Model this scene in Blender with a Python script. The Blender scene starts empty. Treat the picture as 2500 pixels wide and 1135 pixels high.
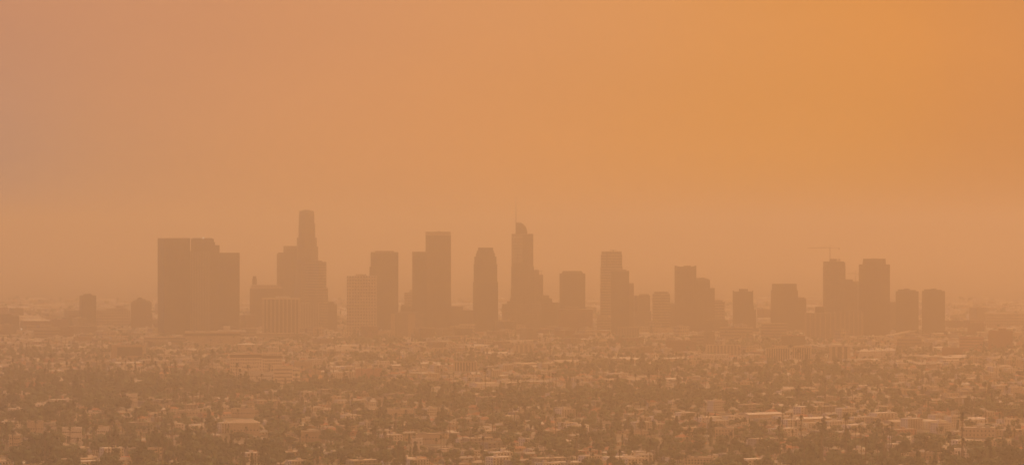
import bpy, math, random
import numpy as np
from mathutils import Vector

# ------------------------------------------------------------------ camera, sky, sun, exposure
scene = bpy.context.scene
COL = scene.collection
PI = math.pi
F = 8500.0            # focal length in pixels of the 2500 px wide photograph
CAM_Z = 250.0
HOR = 567.5           # pixel row of eye level
random.seed(7)
RNG = np.random.default_rng(7)

cam_d = bpy.data.cameras.new('camera')
cam_d.sensor_width = 36.0
cam_d.lens = 36.0 * F / 2500.0
cam_d.clip_start = 1.0
cam_d.clip_end = 300000.0
cam = bpy.data.objects.new('camera', cam_d)
cam.location = (0, 0, CAM_Z)
cam.rotation_euler = (PI / 2, 0, 0)
COL.objects.link(cam)
scene.camera = cam

SUN_EL = math.radians(46)
SUN_AZ = math.radians(34)      # from the view axis towards the right
SUN_DIR = Vector((math.sin(SUN_AZ) * math.cos(SUN_EL), math.cos(SUN_AZ) * math.cos(SUN_EL), math.sin(SUN_EL)))


def lin(r, g, b):
    return tuple(((c / 255.0) / 12.92 if c <= 10 else (((c / 255.0) + 0.055) / 1.055) ** 2.4) for c in (r, g, b)) + (1.0,)


def ramp(nt, stops, x=0, y=0):
    n = nt.nodes.new('ShaderNodeValToRGB')
    n.color_ramp.interpolation = 'B_SPLINE'
    el = n.color_ramp.elements
    while len(el) > 1:
        el.remove(el[-1])
    el[0].position, el[0].color = stops[0]
    for p, c in stops[1:]:
        e = el.new(p)
        e.color = c
    return n


world = bpy.data.worlds.new('World')
scene.world = world
world.use_nodes = True
nt = world.node_tree
nt.nodes.clear()
L = nt.links.new
N = nt.nodes.new
out = N('ShaderNodeOutputWorld')
bg = N('ShaderNodeBackground')
bg.inputs['Strength'].default_value = 0.1
tc = N('ShaderNodeTexCoord')
sep = N('ShaderNodeSeparateXYZ')
L(tc.outputs['Generated'], sep.inputs[0])
# smoke: its colour changes with the compass bearing and with the height over the horizon
mx = N('ShaderNodeMapRange')
mx.inputs['From Min'].default_value = -0.35
mx.inputs['From Max'].default_value = 0.35
noi = N('ShaderNodeTexNoise')
noi.inputs['Scale'].default_value = 9.0
noi.inputs['Detail'].default_value = 2.0
L(tc.outputs['Generated'], noi.inputs['Vector'])
jit = N('ShaderNodeMath'); jit.operation = 'MULTIPLY_ADD'
L(noi.outputs['Fac'], jit.inputs[0]); jit.inputs[1].default_value = 0.07
L(sep.outputs['X'], jit.inputs[2])
# the bands of smoke lean: higher up they lie further left
lean = N('ShaderNodeMath'); lean.operation = 'MULTIPLY_ADD'
L(sep.outputs['Z'], lean.inputs[0]); lean.inputs[1].default_value = 0.35
L(jit.outputs[0], lean.inputs[2])
L(lean.outputs[0], mx.inputs['Value'])
LOW = [(0.08, lin(50, 62, 92)), (0.22, lin(104, 100, 112)), (0.326, lin(170, 138, 124)), (0.40, lin(195, 140, 102)), (0.50, lin(218, 147, 92)),
       (0.60, lin(222, 147, 80)), (0.68, lin(219, 144, 58)), (0.746, lin(208, 134, 70)), (0.90, lin(196, 122, 62))]
HIGH = [(0.10, lin(140, 112, 104)), (0.326, lin(190, 136, 110)), (0.42, lin(205, 141, 103)), (0.536, lin(214, 146, 98)),
        (0.64, lin(219, 147, 84)), (0.70, lin(221, 144, 72)), (0.746, lin(222, 143, 70)), (0.90, lin(200, 130, 80))]
r0, r1 = ramp(nt, LOW), ramp(nt, HIGH)
L(mx.outputs[0], r0.inputs[0]); L(mx.outputs[0], r1.inputs[0])
mz = N('ShaderNodeMapRange'); mz.inputs['From Min'].default_value = 0.004; mz.inputs['From Max'].default_value = 0.068
mz.interpolation_type = 'SMOOTHSTEP'
L(sep.outputs['Z'], mz.inputs['Value'])
m0 = N('ShaderNodeMix'); m0.data_type = 'RGBA'
L(mz.outputs[0], m0.inputs[0]); L(r0.outputs[0], m0.inputs[6]); L(r1.outputs[0], m0.inputs[7])
# unseen upper sky added to light and tint the haze: bluish left, orange right
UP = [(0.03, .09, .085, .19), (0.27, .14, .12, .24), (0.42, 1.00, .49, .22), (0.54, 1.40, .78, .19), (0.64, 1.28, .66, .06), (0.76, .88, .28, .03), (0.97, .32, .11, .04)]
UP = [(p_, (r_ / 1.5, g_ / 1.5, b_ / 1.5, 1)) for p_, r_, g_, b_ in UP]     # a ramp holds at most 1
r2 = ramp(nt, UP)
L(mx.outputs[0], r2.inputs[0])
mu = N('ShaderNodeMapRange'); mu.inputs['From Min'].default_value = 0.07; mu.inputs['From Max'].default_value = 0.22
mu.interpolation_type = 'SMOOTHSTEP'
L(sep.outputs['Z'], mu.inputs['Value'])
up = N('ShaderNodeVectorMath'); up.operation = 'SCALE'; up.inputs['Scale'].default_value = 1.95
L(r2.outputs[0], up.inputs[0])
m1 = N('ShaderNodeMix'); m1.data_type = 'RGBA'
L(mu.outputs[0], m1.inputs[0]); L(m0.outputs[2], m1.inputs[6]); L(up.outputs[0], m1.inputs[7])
# brighter smoke round the veiled sun
dt = N('ShaderNodeVectorMath'); dt.operation = 'DOT_PRODUCT'
L(tc.outputs['Generated'], dt.inputs[0]); dt.inputs[1].default_value = SUN_DIR
mg = N('ShaderNodeMapRange'); mg.inputs['From Min'].default_value = 0.70; mg.inputs['From Max'].default_value = 1.0
mg.inputs['To Min'].default_value = 10.0 ; mg.inputs['To Max'].default_value = 24.0
L(dt.outputs['Value'], mg.inputs['Value'])
vs = N('ShaderNodeVectorMath'); vs.operation = 'SCALE'
no2 = N('ShaderNodeTexNoise'); no2.inputs['Scale'].default_value = 14.0; no2.inputs['Detail'].default_value = 5.0
mp2 = N('ShaderNodeMapping'); mp2.inputs['Rotation'].default_value = (0, math.radians(35), 0); mp2.inputs['Scale'].default_value = (.5, .5, 2.2)
L(tc.outputs['Generated'], mp2.inputs['Vector']); L(mp2.outputs[0], no2.inputs['Vector'])
st2 = N('ShaderNodeMapRange'); st2.inputs['To Min'].default_value = 0.93; st2.inputs['To Max'].default_value = 1.07
L(no2.outputs['Fac'], st2.inputs['Value'])
ml2 = N('ShaderNodeMath'); ml2.operation = 'MULTIPLY'
L(mg.outputs[0], ml2.inputs[0]); L(st2.outputs[0], ml2.inputs[1])
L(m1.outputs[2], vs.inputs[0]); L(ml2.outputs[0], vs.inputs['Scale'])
sky = N('ShaderNodeTexSky')
sky.sky_type = 'NISHITA'
sky.sun_disc = False
sky.sun_elevation = SUN_EL
sky.sun_rotation = SUN_AZ
sky.dust_density = 8.0
sky.air_density = 1.5
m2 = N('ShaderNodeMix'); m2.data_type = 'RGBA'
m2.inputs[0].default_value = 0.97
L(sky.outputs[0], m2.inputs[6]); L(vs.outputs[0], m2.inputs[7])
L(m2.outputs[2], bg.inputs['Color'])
L(bg.outputs[0], out.inputs[0])

sun_d = bpy.data.lights.new('sun', 'SUN')
sun_d.energy = 2.1
sun_d.angle = math.radians(0.6)
sun_d.color = (1.0, 0.66, 0.38)
sun = bpy.data.objects.new('sun', sun_d)
sun.rotation_euler = SUN_DIR.to_track_quat('Z', 'Y').to_euler()
COL.objects.link(sun)

scene.view_settings.view_transform = 'Standard'
scene.view_settings.look = 'None'
scene.view_settings.exposure = 0.0
scene.view_settings.gamma = 1.0
scene.render.engine = 'CYCLES'
scene.cycles.volume_bounces = 5
scene.cycles.max_bounces = 10
scene.cycles.diffuse_bounces = 2
scene.cycles.glossy_bounces = 2
scene.cycles.use_denoising = True
scene.cycles.sample_clamp_indirect = 3.0
scene.cycles.use_adaptive_sampling = True
scene.cycles.adaptive_threshold = 0.01

HAZE_DENSITY = 1.7e-4
HAZE_COLOR = (0.995, 0.952, 0.90, 1.0)
HAZE_G = 0.82


# ------------------------------------------------------------------ materials
MATS = {}


def mat(name, col, rough=0.85, spec=0.3, var=0.12, scale=0.12, metal=0.0, emit=0.0):
    """plain surface with weathering: large soft patches and finer mottling in object space"""
    if name in MATS:
        return MATS[name]
    m = bpy.data.materials.new(name)
    m.use_nodes = True
    t = m.node_tree
    b = t.nodes['Principled BSDF']
    b.inputs['Roughness'].default_value = rough
    b.inputs['Specular IOR Level'].default_value = spec
    b.inputs['Metallic'].default_value = metal
    c = t.nodes.new('ShaderNodeTexCoord')
    n = t.nodes.new('ShaderNodeTexNoise')
    n.inputs['Scale'].default_value = scale
    n.inputs['Detail'].default_value = 4
    t.links.new(c.outputs['Object'], n.inputs['Vector'])
    r = t.nodes.new('ShaderNodeMapRange')
    r.inputs['From Min'].default_value = 0.3
    r.inputs['From Max'].default_value = 0.7
    r.inputs['To Min'].default_value = 1 - var
    r.inputs['To Max'].default_value = 1 + var
    t.links.new(n.outputs['Fac'], r.inputs['Value'])
    v = t.nodes.new('ShaderNodeVectorMath'); v.operation = 'SCALE'
    v.inputs[0].default_value = col
    t.links.new(r.outputs[0], v.inputs['Scale'])
    t.links.new(v.outputs[0], b.inputs['Base Color'])
    if emit:
        b.inputs['Emission Color'].default_value = (1, 0.9, 0.7, 1)
        b.inputs['Emission Strength'].default_value = emit
    MATS[name] = m
    return m


def facade(name, wall, glass, floor=4.0, bay=3.0, hf=0.5, vf=0.6, roof=(0.3, 0.28, 0.26), rough=0.35):
    """wall with a window grid running round every vertical face; storeys of `floor` m, bays of `bay` m,
    glass over the share hf of a storey and vf of a bay"""
    if name in MATS:
        return MATS[name]
    m = bpy.data.materials.new(name)
    m.use_nodes = True
    t = m.node_tree
    l = t.links.new
    nn = t.nodes.new
    b = t.nodes['Principled BSDF']
    c = nn('ShaderNodeTexCoord')
    cr = nn('ShaderNodeVectorMath'); cr.operation = 'CROSS_PRODUCT'
    l(c.outputs['Normal'], cr.inputs[0]); cr.inputs[1].default_value = (0, 0, 1)
    dd = nn('ShaderNodeVectorMath'); dd.operation = 'DOT_PRODUCT'
    l(cr.outputs[0], dd.inputs[0]); l(c.outputs['Object'], dd.inputs[1])
    sp = nn('ShaderNodeSeparateXYZ'); l(c.outputs['Object'], sp.inputs[0])

    def cell(src, size, frac):
        a = nn('ShaderNodeMath'); a.operation = 'DIVIDE'; l(src, a.inputs[0]); a.inputs[1].default_value = size
        f = nn('ShaderNodeMath'); f.operation = 'FRACT'; l(a.outputs[0], f.inputs[0])
        g = nn('ShaderNodeMath'); g.operation = 'LESS_THAN'; l(f.outputs[0], g.inputs[0]); g.inputs[1].default_value = frac
        return g.outputs[0]
    h = cell(sp.outputs['Z'], floor, hf)
    v = cell(dd.outputs['Value'], bay, vf)
    w = nn('ShaderNodeMath'); w.operation = 'MULTIPLY'; l(h, w.inputs[0]); l(v, w.inputs[1])
    no = nn('ShaderNodeTexNoise'); no.inputs['Scale'].default_value = 0.09; no.inputs['Detail'].default_value = 3
    l(c.outputs['Object'], no.inputs['Vector'])
    mr = nn('ShaderNodeMapRange'); mr.inputs['From Min'].default_value = .3; mr.inputs['From Max'].default_value = .7
    mr.inputs['To Min'].default_value = .8; mr.inputs['To Max'].default_value = 1.2
    l(no.outputs['Fac'], mr.inputs['Value'])
    mc = nn('ShaderNodeMix'); mc.data_type = 'RGBA'
    l(w.outputs[0], mc.inputs[0]); mc.inputs[6].default_value = wall + (1,); mc.inputs[7].default_value = glass + (1,)
    vv = nn('ShaderNodeVectorMath'); vv.operation = 'SCALE'
    l(mc.outputs[2], vv.inputs[0]); l(mr.outputs[0], vv.inputs['Scale'])
    # roof
    sn = nn('ShaderNodeSeparateXYZ'); l(c.outputs['Normal'], sn.inputs[0])
    gt = nn('ShaderNodeMath'); gt.operation = 'GREATER_THAN'; l(sn.outputs['Z'], gt.inputs[0]); gt.inputs[1].default_value = .5
    mr2 = nn('ShaderNodeMix'); mr2.data_type = 'RGBA'
    l(gt.outputs[0], mr2.inputs[0]); l(vv.outputs[0], mr2.inputs[6]); mr2.inputs[7].default_value = roof + (1,)
    l(mr2.outputs[2], b.inputs['Base Color'])
    ro = nn('ShaderNodeMapRange'); l(w.outputs[0], ro.inputs['Value'])
    ro.inputs['To Min'].default_value = .85; ro.inputs['To Max'].default_value = rough
    l(ro.outputs[0], b.inputs['Roughness'])
    MATS[name] = m
    return m


M_CONC = mat('pale_concrete', (0.42, 0.38, 0.34))
M_WHITE = mat('white_paint', (0.74, 0.72, 0.68))
M_CREAM = mat('cream_render', (0.56, 0.48, 0.38))
M_TAN = mat('tan_render', (0.42, 0.33, 0.24))
M_PINK = mat('pink_render', (0.50, 0.31, 0.25))
M_GREYW = mat('grey_render', (0.32, 0.31, 0.30))
M_BRICK = mat('red_brick', (0.24, 0.10, 0.07))
M_ROOFW = mat('white_roof_coating', (0.66, 0.65, 0.62), var=.12)
M_ROOFG = mat('grey_gravel_roof', (0.34, 0.32, 0.30))
M_ROOFT = mat('tan_gravel_roof', (0.46, 0.40, 0.33))
M_ROOFB = mat('brown_shingle_roof', (0.13, 0.10, 0.085))
M_ROOFR = mat('terracotta_tile_roof', (0.36, 0.15, 0.085))
M_ROOFD = mat('dark_tar_roof', (0.08, 0.08, 0.08))
M_ROOFO = mat('orange_metal_roof', (0.85, 0.50, 0.28), rough=.42, metal=.6, var=.05)
M_GLASS = mat('window_glass', (0.035, 0.04, 0.05), rough=.15, spec=.6)
M_DARK = mat('dark_panel', (0.05, 0.05, 0.055), rough=.5)
M_STEEL = mat('grey_steel', (0.25, 0.25, 0.26), rough=.5)
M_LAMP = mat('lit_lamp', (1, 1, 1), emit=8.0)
M_BARK = mat('bark', (0.10, 0.075, 0.055))
M_PBARK = mat('palm_bark', (0.16, 0.13, 0.10))
M_LEAF = [mat('leaf_deep_green', (0.026, 0.052, 0.028), var=.3, scale=.4),
          mat('leaf_mid_green', (0.045, 0.085, 0.042), var=.3, scale=.4),
          mat('leaf_olive', (0.08, 0.115, 0.06), var=.3, scale=.4),
          mat('leaf_pale_green', (0.10, 0.155, 0.08), var=.3, scale=.4)]
M_FROND = mat('palm_frond', (0.03, 0.045, 0.025))
M_DEAD = mat('dead_palm_skirt', (0.15, 0.11, 0.07))
M_CAR = [mat('white_car_paint', (.7, .7, .7), rough=.2, spec=.6), mat('dark_car_paint', (.05, .05, .06), rough=.2, spec=.6), mat('red_car_paint', (.35, .05, .04), rough=.2, spec=.6)]
M_EARTH = mat('bare_earth', (0.48, 0.30, 0.16), var=.2, scale=.08)


# ------------------------------------------------------------------ mesh helpers
class MB:
    """collects faces with a material each, builds ONE mesh"""

    def __init__(s):
        s.v, s.f, s.m, s.mats = [], [], [], []

    def mi(s, m):
        if m not in s.mats:
            s.mats.append(m)
        return s.mats.index(m)

    def face(s, pts, m):
        n = len(s.v)
        s.v.extend(pts)
        s.f.append(tuple(range(n, n + len(pts))))
        s.m.append(s.mi(m))

    def prism(s, poly, z0, z1, m, mtop=None, poly2=None):
        n = len(s.v)
        k = len(poly)
        p2 = poly2 or poly
        s.v.extend([(p[0], p[1], z0) for p in poly])
        s.v.extend([(p[0], p[1], z1) for p in p2])
        a = s.mi(m)
        b = s.mi(mtop or m)
        for i in range(k):
            j = (i + 1) % k
            s.f.append((n + i, n + j, n + k + j, n + k + i)); s.m.append(a)
        s.f.append(tuple(n + k + i for i in range(k))); s.m.append(b)
        s.f.append(tuple(n + k - 1 - i for i in range(k))); s.m.append(a)

    def box(s, x0, x1, y0, y1, z0, z1, m, mtop=None):
        s.prism([(x0, y0), (x1, y0), (x1, y1), (x0, y1)], z0, z1, m, mtop)

    def gable(s, x0, x1, y0, y1, z0, z1, m, mw, ov=0.5, hip=0.0):
        """roof with ridge along x"""
        ym = (y0 + y1) / 2
        h = hip * (y1 - y0) / 2
        A = [(x0 - ov, y0 - ov, z0), (x1 + ov, y0 - ov, z0), (x1 + ov, y1 + ov, z0), (x0 - ov, y1 + ov, z0)]
        r = [(x0 - ov + h, ym, z1), (x1 + ov - h, ym, z1)]
        s.face([A[0], A[1], r[1], r[0]], m)
        s.face([A[2], A[3], r[0], r[1]], m)
        s.face([A[1], A[2], r[1]], m if hip else mw)
        s.face([A[3], A[0], r[0]], m if hip else mw)
        s.face([A[3], A[2], A[1], A[0]], mw)

    def tube(s, p0, p1, r0, r1, m, n=6):
        p0, p1 = Vector(p0), Vector(p1)
        d = (p1 - p0).normalized()
        a = d.orthogonal().normalized()
        b = d.cross(a)
        k = len(s.v)
        for p, r in ((p0, r0), (p1, r1)):
            for i in range(n):
                t = 2 * PI * i / n
                q = p + a * (r * math.cos(t)) + b * (r * math.sin(t))
                s.v.append((q.x, q.y, q.z))
        mm = s.mi(m)
        for i in range(n):
            j = (i + 1) % n
            s.f.append((k + i, k + j, k + n + j, k + n + i)); s.m.append(mm)
        s.f.append(tuple(k + n + i for i in range(n))); s.m.append(mm)
        s.f.append(tuple(k + n - 1 - i for i in range(n))); s.m.append(mm)

    def mesh(s, name):
        me = bpy.data.meshes.new(name)
        me.from_pydata(s.v, [], s.f)
        for m in s.mats:
            me.materials.append(m)
        me.polygons.foreach_set('material_index', s.m)
        me.update()
        return me

    def build(s, name, parent=None, loc=None):
        o = bpy.data.objects.new(name, s.mesh(name))
        COL.objects.link(o)
        o.parent = parent
        if loc:
            o.location = loc
        return o


def tag(o, label=None, cat=None, group=None, kind=None):
    for k, v in (('label', label), ('category', cat), ('group', group), ('kind', kind)):
        if v:
            o[k] = v
    return o


def empty(name, loc, rz=0):
    o = bpy.data.objects.new(name, None)
    COL.objects.link(o)
    o.location = loc
    o.rotation_euler = (0, 0, rz)
    o.empty_display_size = 5
    return o


# ------------------------------------------------------------------ terrain
def terrain(x, y):
    """gentle swells in the residential flats, level downtown and beyond"""
    fade = np.clip((8200 - y) / 2500, 0, 1) * np.clip((y - 1500) / 1500, 0, 1)
    return fade * (3.5 * np.sin(x / 310 + 0.6 * np.sin(y / 500)) + 3.0 * np.sin(y / 260 + 1.3 + x / 900) + 1.5 * np.sin((x + y) / 130))


def th(x, y):
    return float(terrain(np.float64(x), np.float64(y)))


def ground_mat():
    m = bpy.data.materials.new('dry_city_ground')
    m.use_nodes = True
    t = m.node_tree; l = t.links.new; nn = t.nodes.new
    b = t.nodes['Principled BSDF']; b.inputs['Roughness'].default_value = .95
    c = nn('ShaderNodeTexCoord')
    v = nn('ShaderNodeTexVoronoi'); v.inputs['Scale'].default_value = 0.03
    n = nn('ShaderNodeTexNoise'); n.inputs['Scale'].default_value = 0.004; n.inputs['Detail'].default_value = 8
    l(c.outputs['Object'], v.inputs['Vector']); l(c.outputs['Object'], n.inputs['Vector'])
    r = ramp(t, [(0.30, (0.06, 0.065, 0.04, 1)), (0.48, (0.16, 0.13, 0.09, 1)), (0.60, (0.24, 0.20, 0.15, 1)), (0.75, (0.10, 0.10, 0.06, 1))])
    l(n.outputs['Fac'], r.inputs[0])
    s = nn('ShaderNodeSeparateColor'); l(v.outputs['Color'], s.inputs[0])
    mr = nn('ShaderNodeMapRange'); mr.inputs['To Min'].default_value = .6; mr.inputs['To Max'].default_value = 1.4
    l(s.outputs[0], mr.inputs['Value'])
    sc = nn('ShaderNodeVectorMath'); sc.operation = 'SCALE'
    l(r.outputs[0], sc.inputs[0]); l(mr.outputs[0], sc.inputs['Scale'])
    l(sc.outputs[0], b.inputs['Base Color'])
    return m


def build_ground():
    xs = np.concatenate([[-60000, -30000, -15000, -8000, -5000], np.arange(-3000, 3001, 60), [5000, 8000, 15000, 30000, 60000]]).astype(float)
    ys = np.concatenate([[-20000, -8000, -2000, 0, 1000], np.arange(1500, 8401, 60), [9000, 10000, 12000, 15000, 20000, 30000, 45000, 60000]]).astype(float)
    X, Y = np.meshgrid(xs, ys)
    Z = terrain(X, Y) * (np.abs(X) <= 3000)
    co = np.stack([X, Y, Z], -1).reshape(-1, 3)
    nx, ny = len(xs), len(ys)
    i = np.arange(nx - 1)[None, :] + nx * np.arange(ny - 1)[:, None]
    f = np.stack([i, i + 1, i + 1 + nx, i + nx], -1).reshape(-1, 4)
    me = bpy.data.meshes.new('ground')
    me.from_pydata(co.tolist(), [], f.tolist())
    me.materials.append(ground_mat())
    o = bpy.data.objects.new('ground', me)
    COL.objects.link(o)
    tag(o, kind='structure')


build_ground()

# street grid: rotated against the view
GA = math.radians(31)
CG, SG = math.cos(GA), math.sin(GA)
BW, BD, ST = 190.0, 84.0, 15.0      # block length, depth, street width


def g2w(p, q):
    return p * CG - q * SG, p * SG + q * CG


def in_view(x, y, margin=160):
    return 3450 < y and abs(x) < y * 0.147 * 1.02 + margin


def build_streets():
    vs, fs = [], []

    def strip(a, b, w):
        ax, ay = a; bx, by = b
        n = max(1, int(math.hypot(bx - ax, by - ay) / 40))
        dx, dy = bx - ax, by - ay
        l = math.hypot(dx, dy)
        nx, ny = -dy / l * w / 2, dx / l * w / 2
        prev = None
        for i in range(n + 1):
            x, y = ax + dx * i / n, ay + dy * i / n
            if not in_view(x, y) or y > 9300:
                prev = None
                continue
            k = len(vs)
            for s in (-1, 1):
                X, Y = x + nx * s, y + ny * s
                vs.append((X, Y, th(X, Y) + 0.35))
            if prev is not None:
                fs.append((prev, k, k + 1, prev + 1))
            prev = k
    for i in range(-60, 90):
        p = i * (BW + ST)
        strip(g2w(p, 0), g2w(p, 14000), ST * .72)
    for j in range(0, 140):
        q = j * (BD + ST)
        strip(g2w(-3000, q), g2w(10000, q), ST * .72)
    me = bpy.data.meshes.new('road')
    me.from_pydata(vs, [], fs)
    me.materials.append(mat('worn_asphalt', (0.085, 0.08, 0.078), var=.25, scale=.01))
    o = bpy.data.objects.new('road', me)
    COL.objects.link(o)
    tag(o, kind='structure')


build_streets()

# ------------------------------------------------------------------ placing
OCC = []      # ground circles already taken: (x, y, r)
RECTS = []    # what the hand-placed things cover in the picture: (depth, x0, x1, ytop, ybottom) in photo px


def depth_of(ybase):
    return CAM_Z * F / (ybase - HOR)


def px_x(px, D):
    return (px - 1250.0) / F * D


def px_z(py, D):
    return CAM_Z - (py - HOR) / F * D


def root_at(name, px, D, label, cat, group=None, rz=0.0):
    """an Empty on the ground at pixel column px and distance D, turned square to the line of sight"""
    x = px_x(px, D)
    o = empty(name, (x, D, th(x, D)), -math.atan2(x, D) + rz)
    return tag(o, label, cat, group)


def foot(xl, xr, dep, xc=None, k=0.85, n=0, inset=0.0):
    """footprint polygon in local metres; xc: where the near corner falls"""
    if n:
        c, r = (xl + xr) / 2, (xr - xl) / 2
        return [(c + r * math.cos(2 * PI * (i + .5) / n) / math.cos(PI / n) * (1 if n < 10 else math.cos(PI / n)),
                 r + r * math.sin(2 * PI * (i + .5) / n)) for i in range(n)]
    if xc is None:
        return [(xl, 0), (xr, 0), (xr, dep), (xl, dep)]
    a, b = xc - xl, xr - xc
    return [(xc, 0), (xr, b * k), (xr - a, b * k + a / k), (xl, a / k)]


def inset_poly(poly, d):
    cx = sum(p[0] for p in poly) / len(poly); cy = sum(p[1] for p in poly) / len(poly)
    o = []
    for x, y in poly:
        l = math.hypot(x - cx, y - cy)
        f = max(0.05, (l - d * 1.3) / l)
        o.append((cx + (x - cx) * f, cy + (y - cy) * f))
    return o


def rimmed(mb, poly, z, h, m):
    """a parapet wall ring on a roof edge"""
    inn = inset_poly(poly, 1.0)
    k = len(poly)
    for i in range(k):
        j = (i + 1) % k
        mb.prism([poly[i], poly[j], inn[j], inn[i]], z, z + h, m)


def fins(mb, poly, z0, z1, step, w, d, m):
    """upright ribs standing proud of the two faces that look at the camera"""
    k = len(poly)
    for i in range(k):
        (x0, y0), (x1, y1) = poly[i], poly[(i + 1) % k]
        dx, dy = x1 - x0, y1 - y0
        l = math.hypot(dx, dy)
        nx, ny = dy / l, -dx / l
        if ny > 0.1:
            continue
        n = max(2, round(l / step))
        for j in range(n + 1):
            t = min(max(j / n, w / 2 / l), 1 - w / 2 / l)
            cx, cy = x0 + dx * t, y0 + dy * t
            ux, uy = dx / l * w / 2, dy / l * w / 2
            a = (cx - ux + nx * .003, cy - uy + ny * .003)
            b = (cx + ux + nx * .003, cy + uy + ny * .003)
            mb.prism([(a[0] + nx * d, a[1] + ny * d), (b[0] + nx * d, b[1] + ny * d), b, a], z0, z1, m)


def tower(label, D, tiers, m, cat='skyscraper', name='high_rise', group='downtown towers fading in the smoke', depk=.75,
          plant=True, parapet=True, rib=None, base=None, podium=None, extra=None, pm=None):
    """tiers, from the ground up: (xl, xr, ytop[, dict(xc, k, n, m, part, top=(xl2, xr2))]) in photo px"""
    pc = (tiers[0][0] + tiers[0][1]) / 2
    root = root_at(name, pc, D, label, cat, group)
    s = D / F
    gz = root.location.z
    z0 = -1.0
    used = {}
    polyt = zt = None
    y0off = 0.0
    w0 = (tiers[0][1] - tiers[0][0]) * s
    for i, tt in enumerate(tiers):
        xl, xr, yt = tt[:3]
        o = tt[3] if len(tt) > 3 else {}
        zt = px_z(yt, D) - gz
        ul, ur = (xl - pc) * s, (xr - pc) * s
        dep = o.get('dep', (ur - ul) * depk)
        if o.get('xc') is not None:
            poly = foot(ul, ur, dep, (o['xc'] - pc) * s, o.get('k', .85))
        else:
            poly = foot(ul, ur, dep, n=o.get('n', 0))
        if i and not o.get('front'):
            # centre the upper tier over the one below
            yc = sum(p[1] for p in polyt) / len(polyt) - sum(p[1] for p in poly) / len(poly)
            yc = max(yc, 0.6)
            poly = [(p[0], p[1] + yc) for p in poly]
        if i and o.get('front'):
            poly = [(p[0], p[1] - o['front']) for p in poly]
        p2 = None
        if o.get('top'):
            cxo = (ul + ur) / 2; cyo = sum(p[1] for p in poly) / len(poly)
            tl, tr = (o['top'][0] - pc) * s, (o['top'][1] - pc) * s
            f = (tr - tl) / (ur - ul)
            p2 = [((tl + tr) / 2 + (p[0] - cxo) * f, cyo + (p[1] - cyo) * f) for p in poly]
        zb = z0 if not o.get('from_ground') else -1.0
        mb = MB()
        mb.prism(poly, zb, zt, o.get('m', m), None, p2)
        if o.get('rib'):
            fins(mb, poly, zb, zt - .01, *o['rib'])
        part = o.get('part') or ('shaft' if i == 0 else 'upper_tier')
        mb.build(part, root)
        if not o.get('side'):
            z0 = zt - 0.02
            polyt = p2 or poly
            ztop = zt
    M = pm or MATS.get('tower_trim') or mat('tower_trim', (.26, .22, .19))
    if parapet:
        mb = MB(); rimmed(mb, polyt, ztop + .004, 2.2, M); mb.build('parapet', root)
    if plant:
        ip = inset_poly(polyt, w0 * .16)
        mb = MB(); mb.prism(ip, ztop + .004, ztop + 5.0, M); mb.build('roof_plant', root)
    if podium:
        xl, xr, yt = podium
        mb = MB()
        mb.box((xl - pc) * s, (xr - pc) * s, -6, -0.05, -1, px_z(yt, D) - gz, M_CONC, M_ROOFG)
        mb.build('podium', root)
    if extra:
        extra(root, pc, s, lambda y: px_z(y, D) - gz)
    xs = [t[0] for t in tiers] + [t[1] for t in tiers]
    RECTS.append((D, min(xs), max(xs), min(t[2] for t in tiers), HOR + CAM_Z * F / D))
    OCC.append((root.location.x, D + w0 * .4, w0 * .75))
    return root


# tower skins
FD = facade('dark_glass_skin', (.10, .085, .075), (.05, .045, .045), 4, 3, .6, .7)
FB = facade('brown_granite_skin', (.17, .12, .09), (.055, .05, .05), 4, 3.2, .5, .55)
FG = facade('grey_stone_skin', (.26, .22, .19), (.08, .07, .07), 4, 3.0, .5, .55)
FL = facade('pale_banded_skin', (.33, .28, .23), (.10, .09, .09), 7, 40, .45, .98)
FW = facade('pale_grid_skin', (.52, .45, .37), (.10, .09, .085), 7.5, 6.5, .55, .55)
FV = facade('upright_striped_skin', (.26, .22, .18), (.10, .09, .085), 400, 6.2, .99, .5)
FS = facade('painted_reflection_skin', (.34, .32, .30), (.24, .23, .24), 8, 5, .5, .8, rough=.2)  # lighter glass tone with a reflection put into its colour
FR = facade('red_stone_skin', (.22, .12, .09), (.07, .05, .05), 5, 4, .5, .5)
FC = facade('curtain_wall_grey', (.20, .18, .17), (.12, .115, .12), 4.2, 1.8, .7, .8, rough=.2)


def bar(mb, pc, s, Z, x0, x1, y0, y1, v0, v1, m):
    """box given by photo px in the tower's own frame"""
    mb.box((x0 - pc) * s, (x1 - pc) * s, v0, v1, Z(y1), Z(y0), m)


# --- left group
tower('dark slab tower cut off by the left edge, low beside the flats', 8500, [(-14, 47, 771), (-14, 28, 768)], FD, plant=False)
tower('slim dark tower with a small stepped roof box, left of the banded hotel', 8900,
      [(194, 235, 721, dict(xc=200)), (203, 224, 717.5), (216, 220, 716)], FD, parapet=False, plant=False)
tower('pale banded mid-rise between the two slim dark left towers', 9100,
      [(235, 318, 757, dict(m=FW)), (260, 312, 752.5, dict(m=FW)), (282, 302, 749.5)], FW, cat='hotel', plant=False)
tower('dark tower with a stepped crown just left of the widest slab', 8900,
      [(320, 372, 765), (320, 370, 737), (324, 366, 734), (331, 356, 730), (336, 347, 726)], FB, plant=False, parapet=False)
tower('low dark block tucked behind the foot of the stepped left tower', 9300, [(352, 392, 785), (366, 388, 781)], FD, plant=False)
tower('squat dark block left of the slim dark tower', 9000, [(150, 196, 774), (165, 196, 770)], FD, plant=False)


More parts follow.
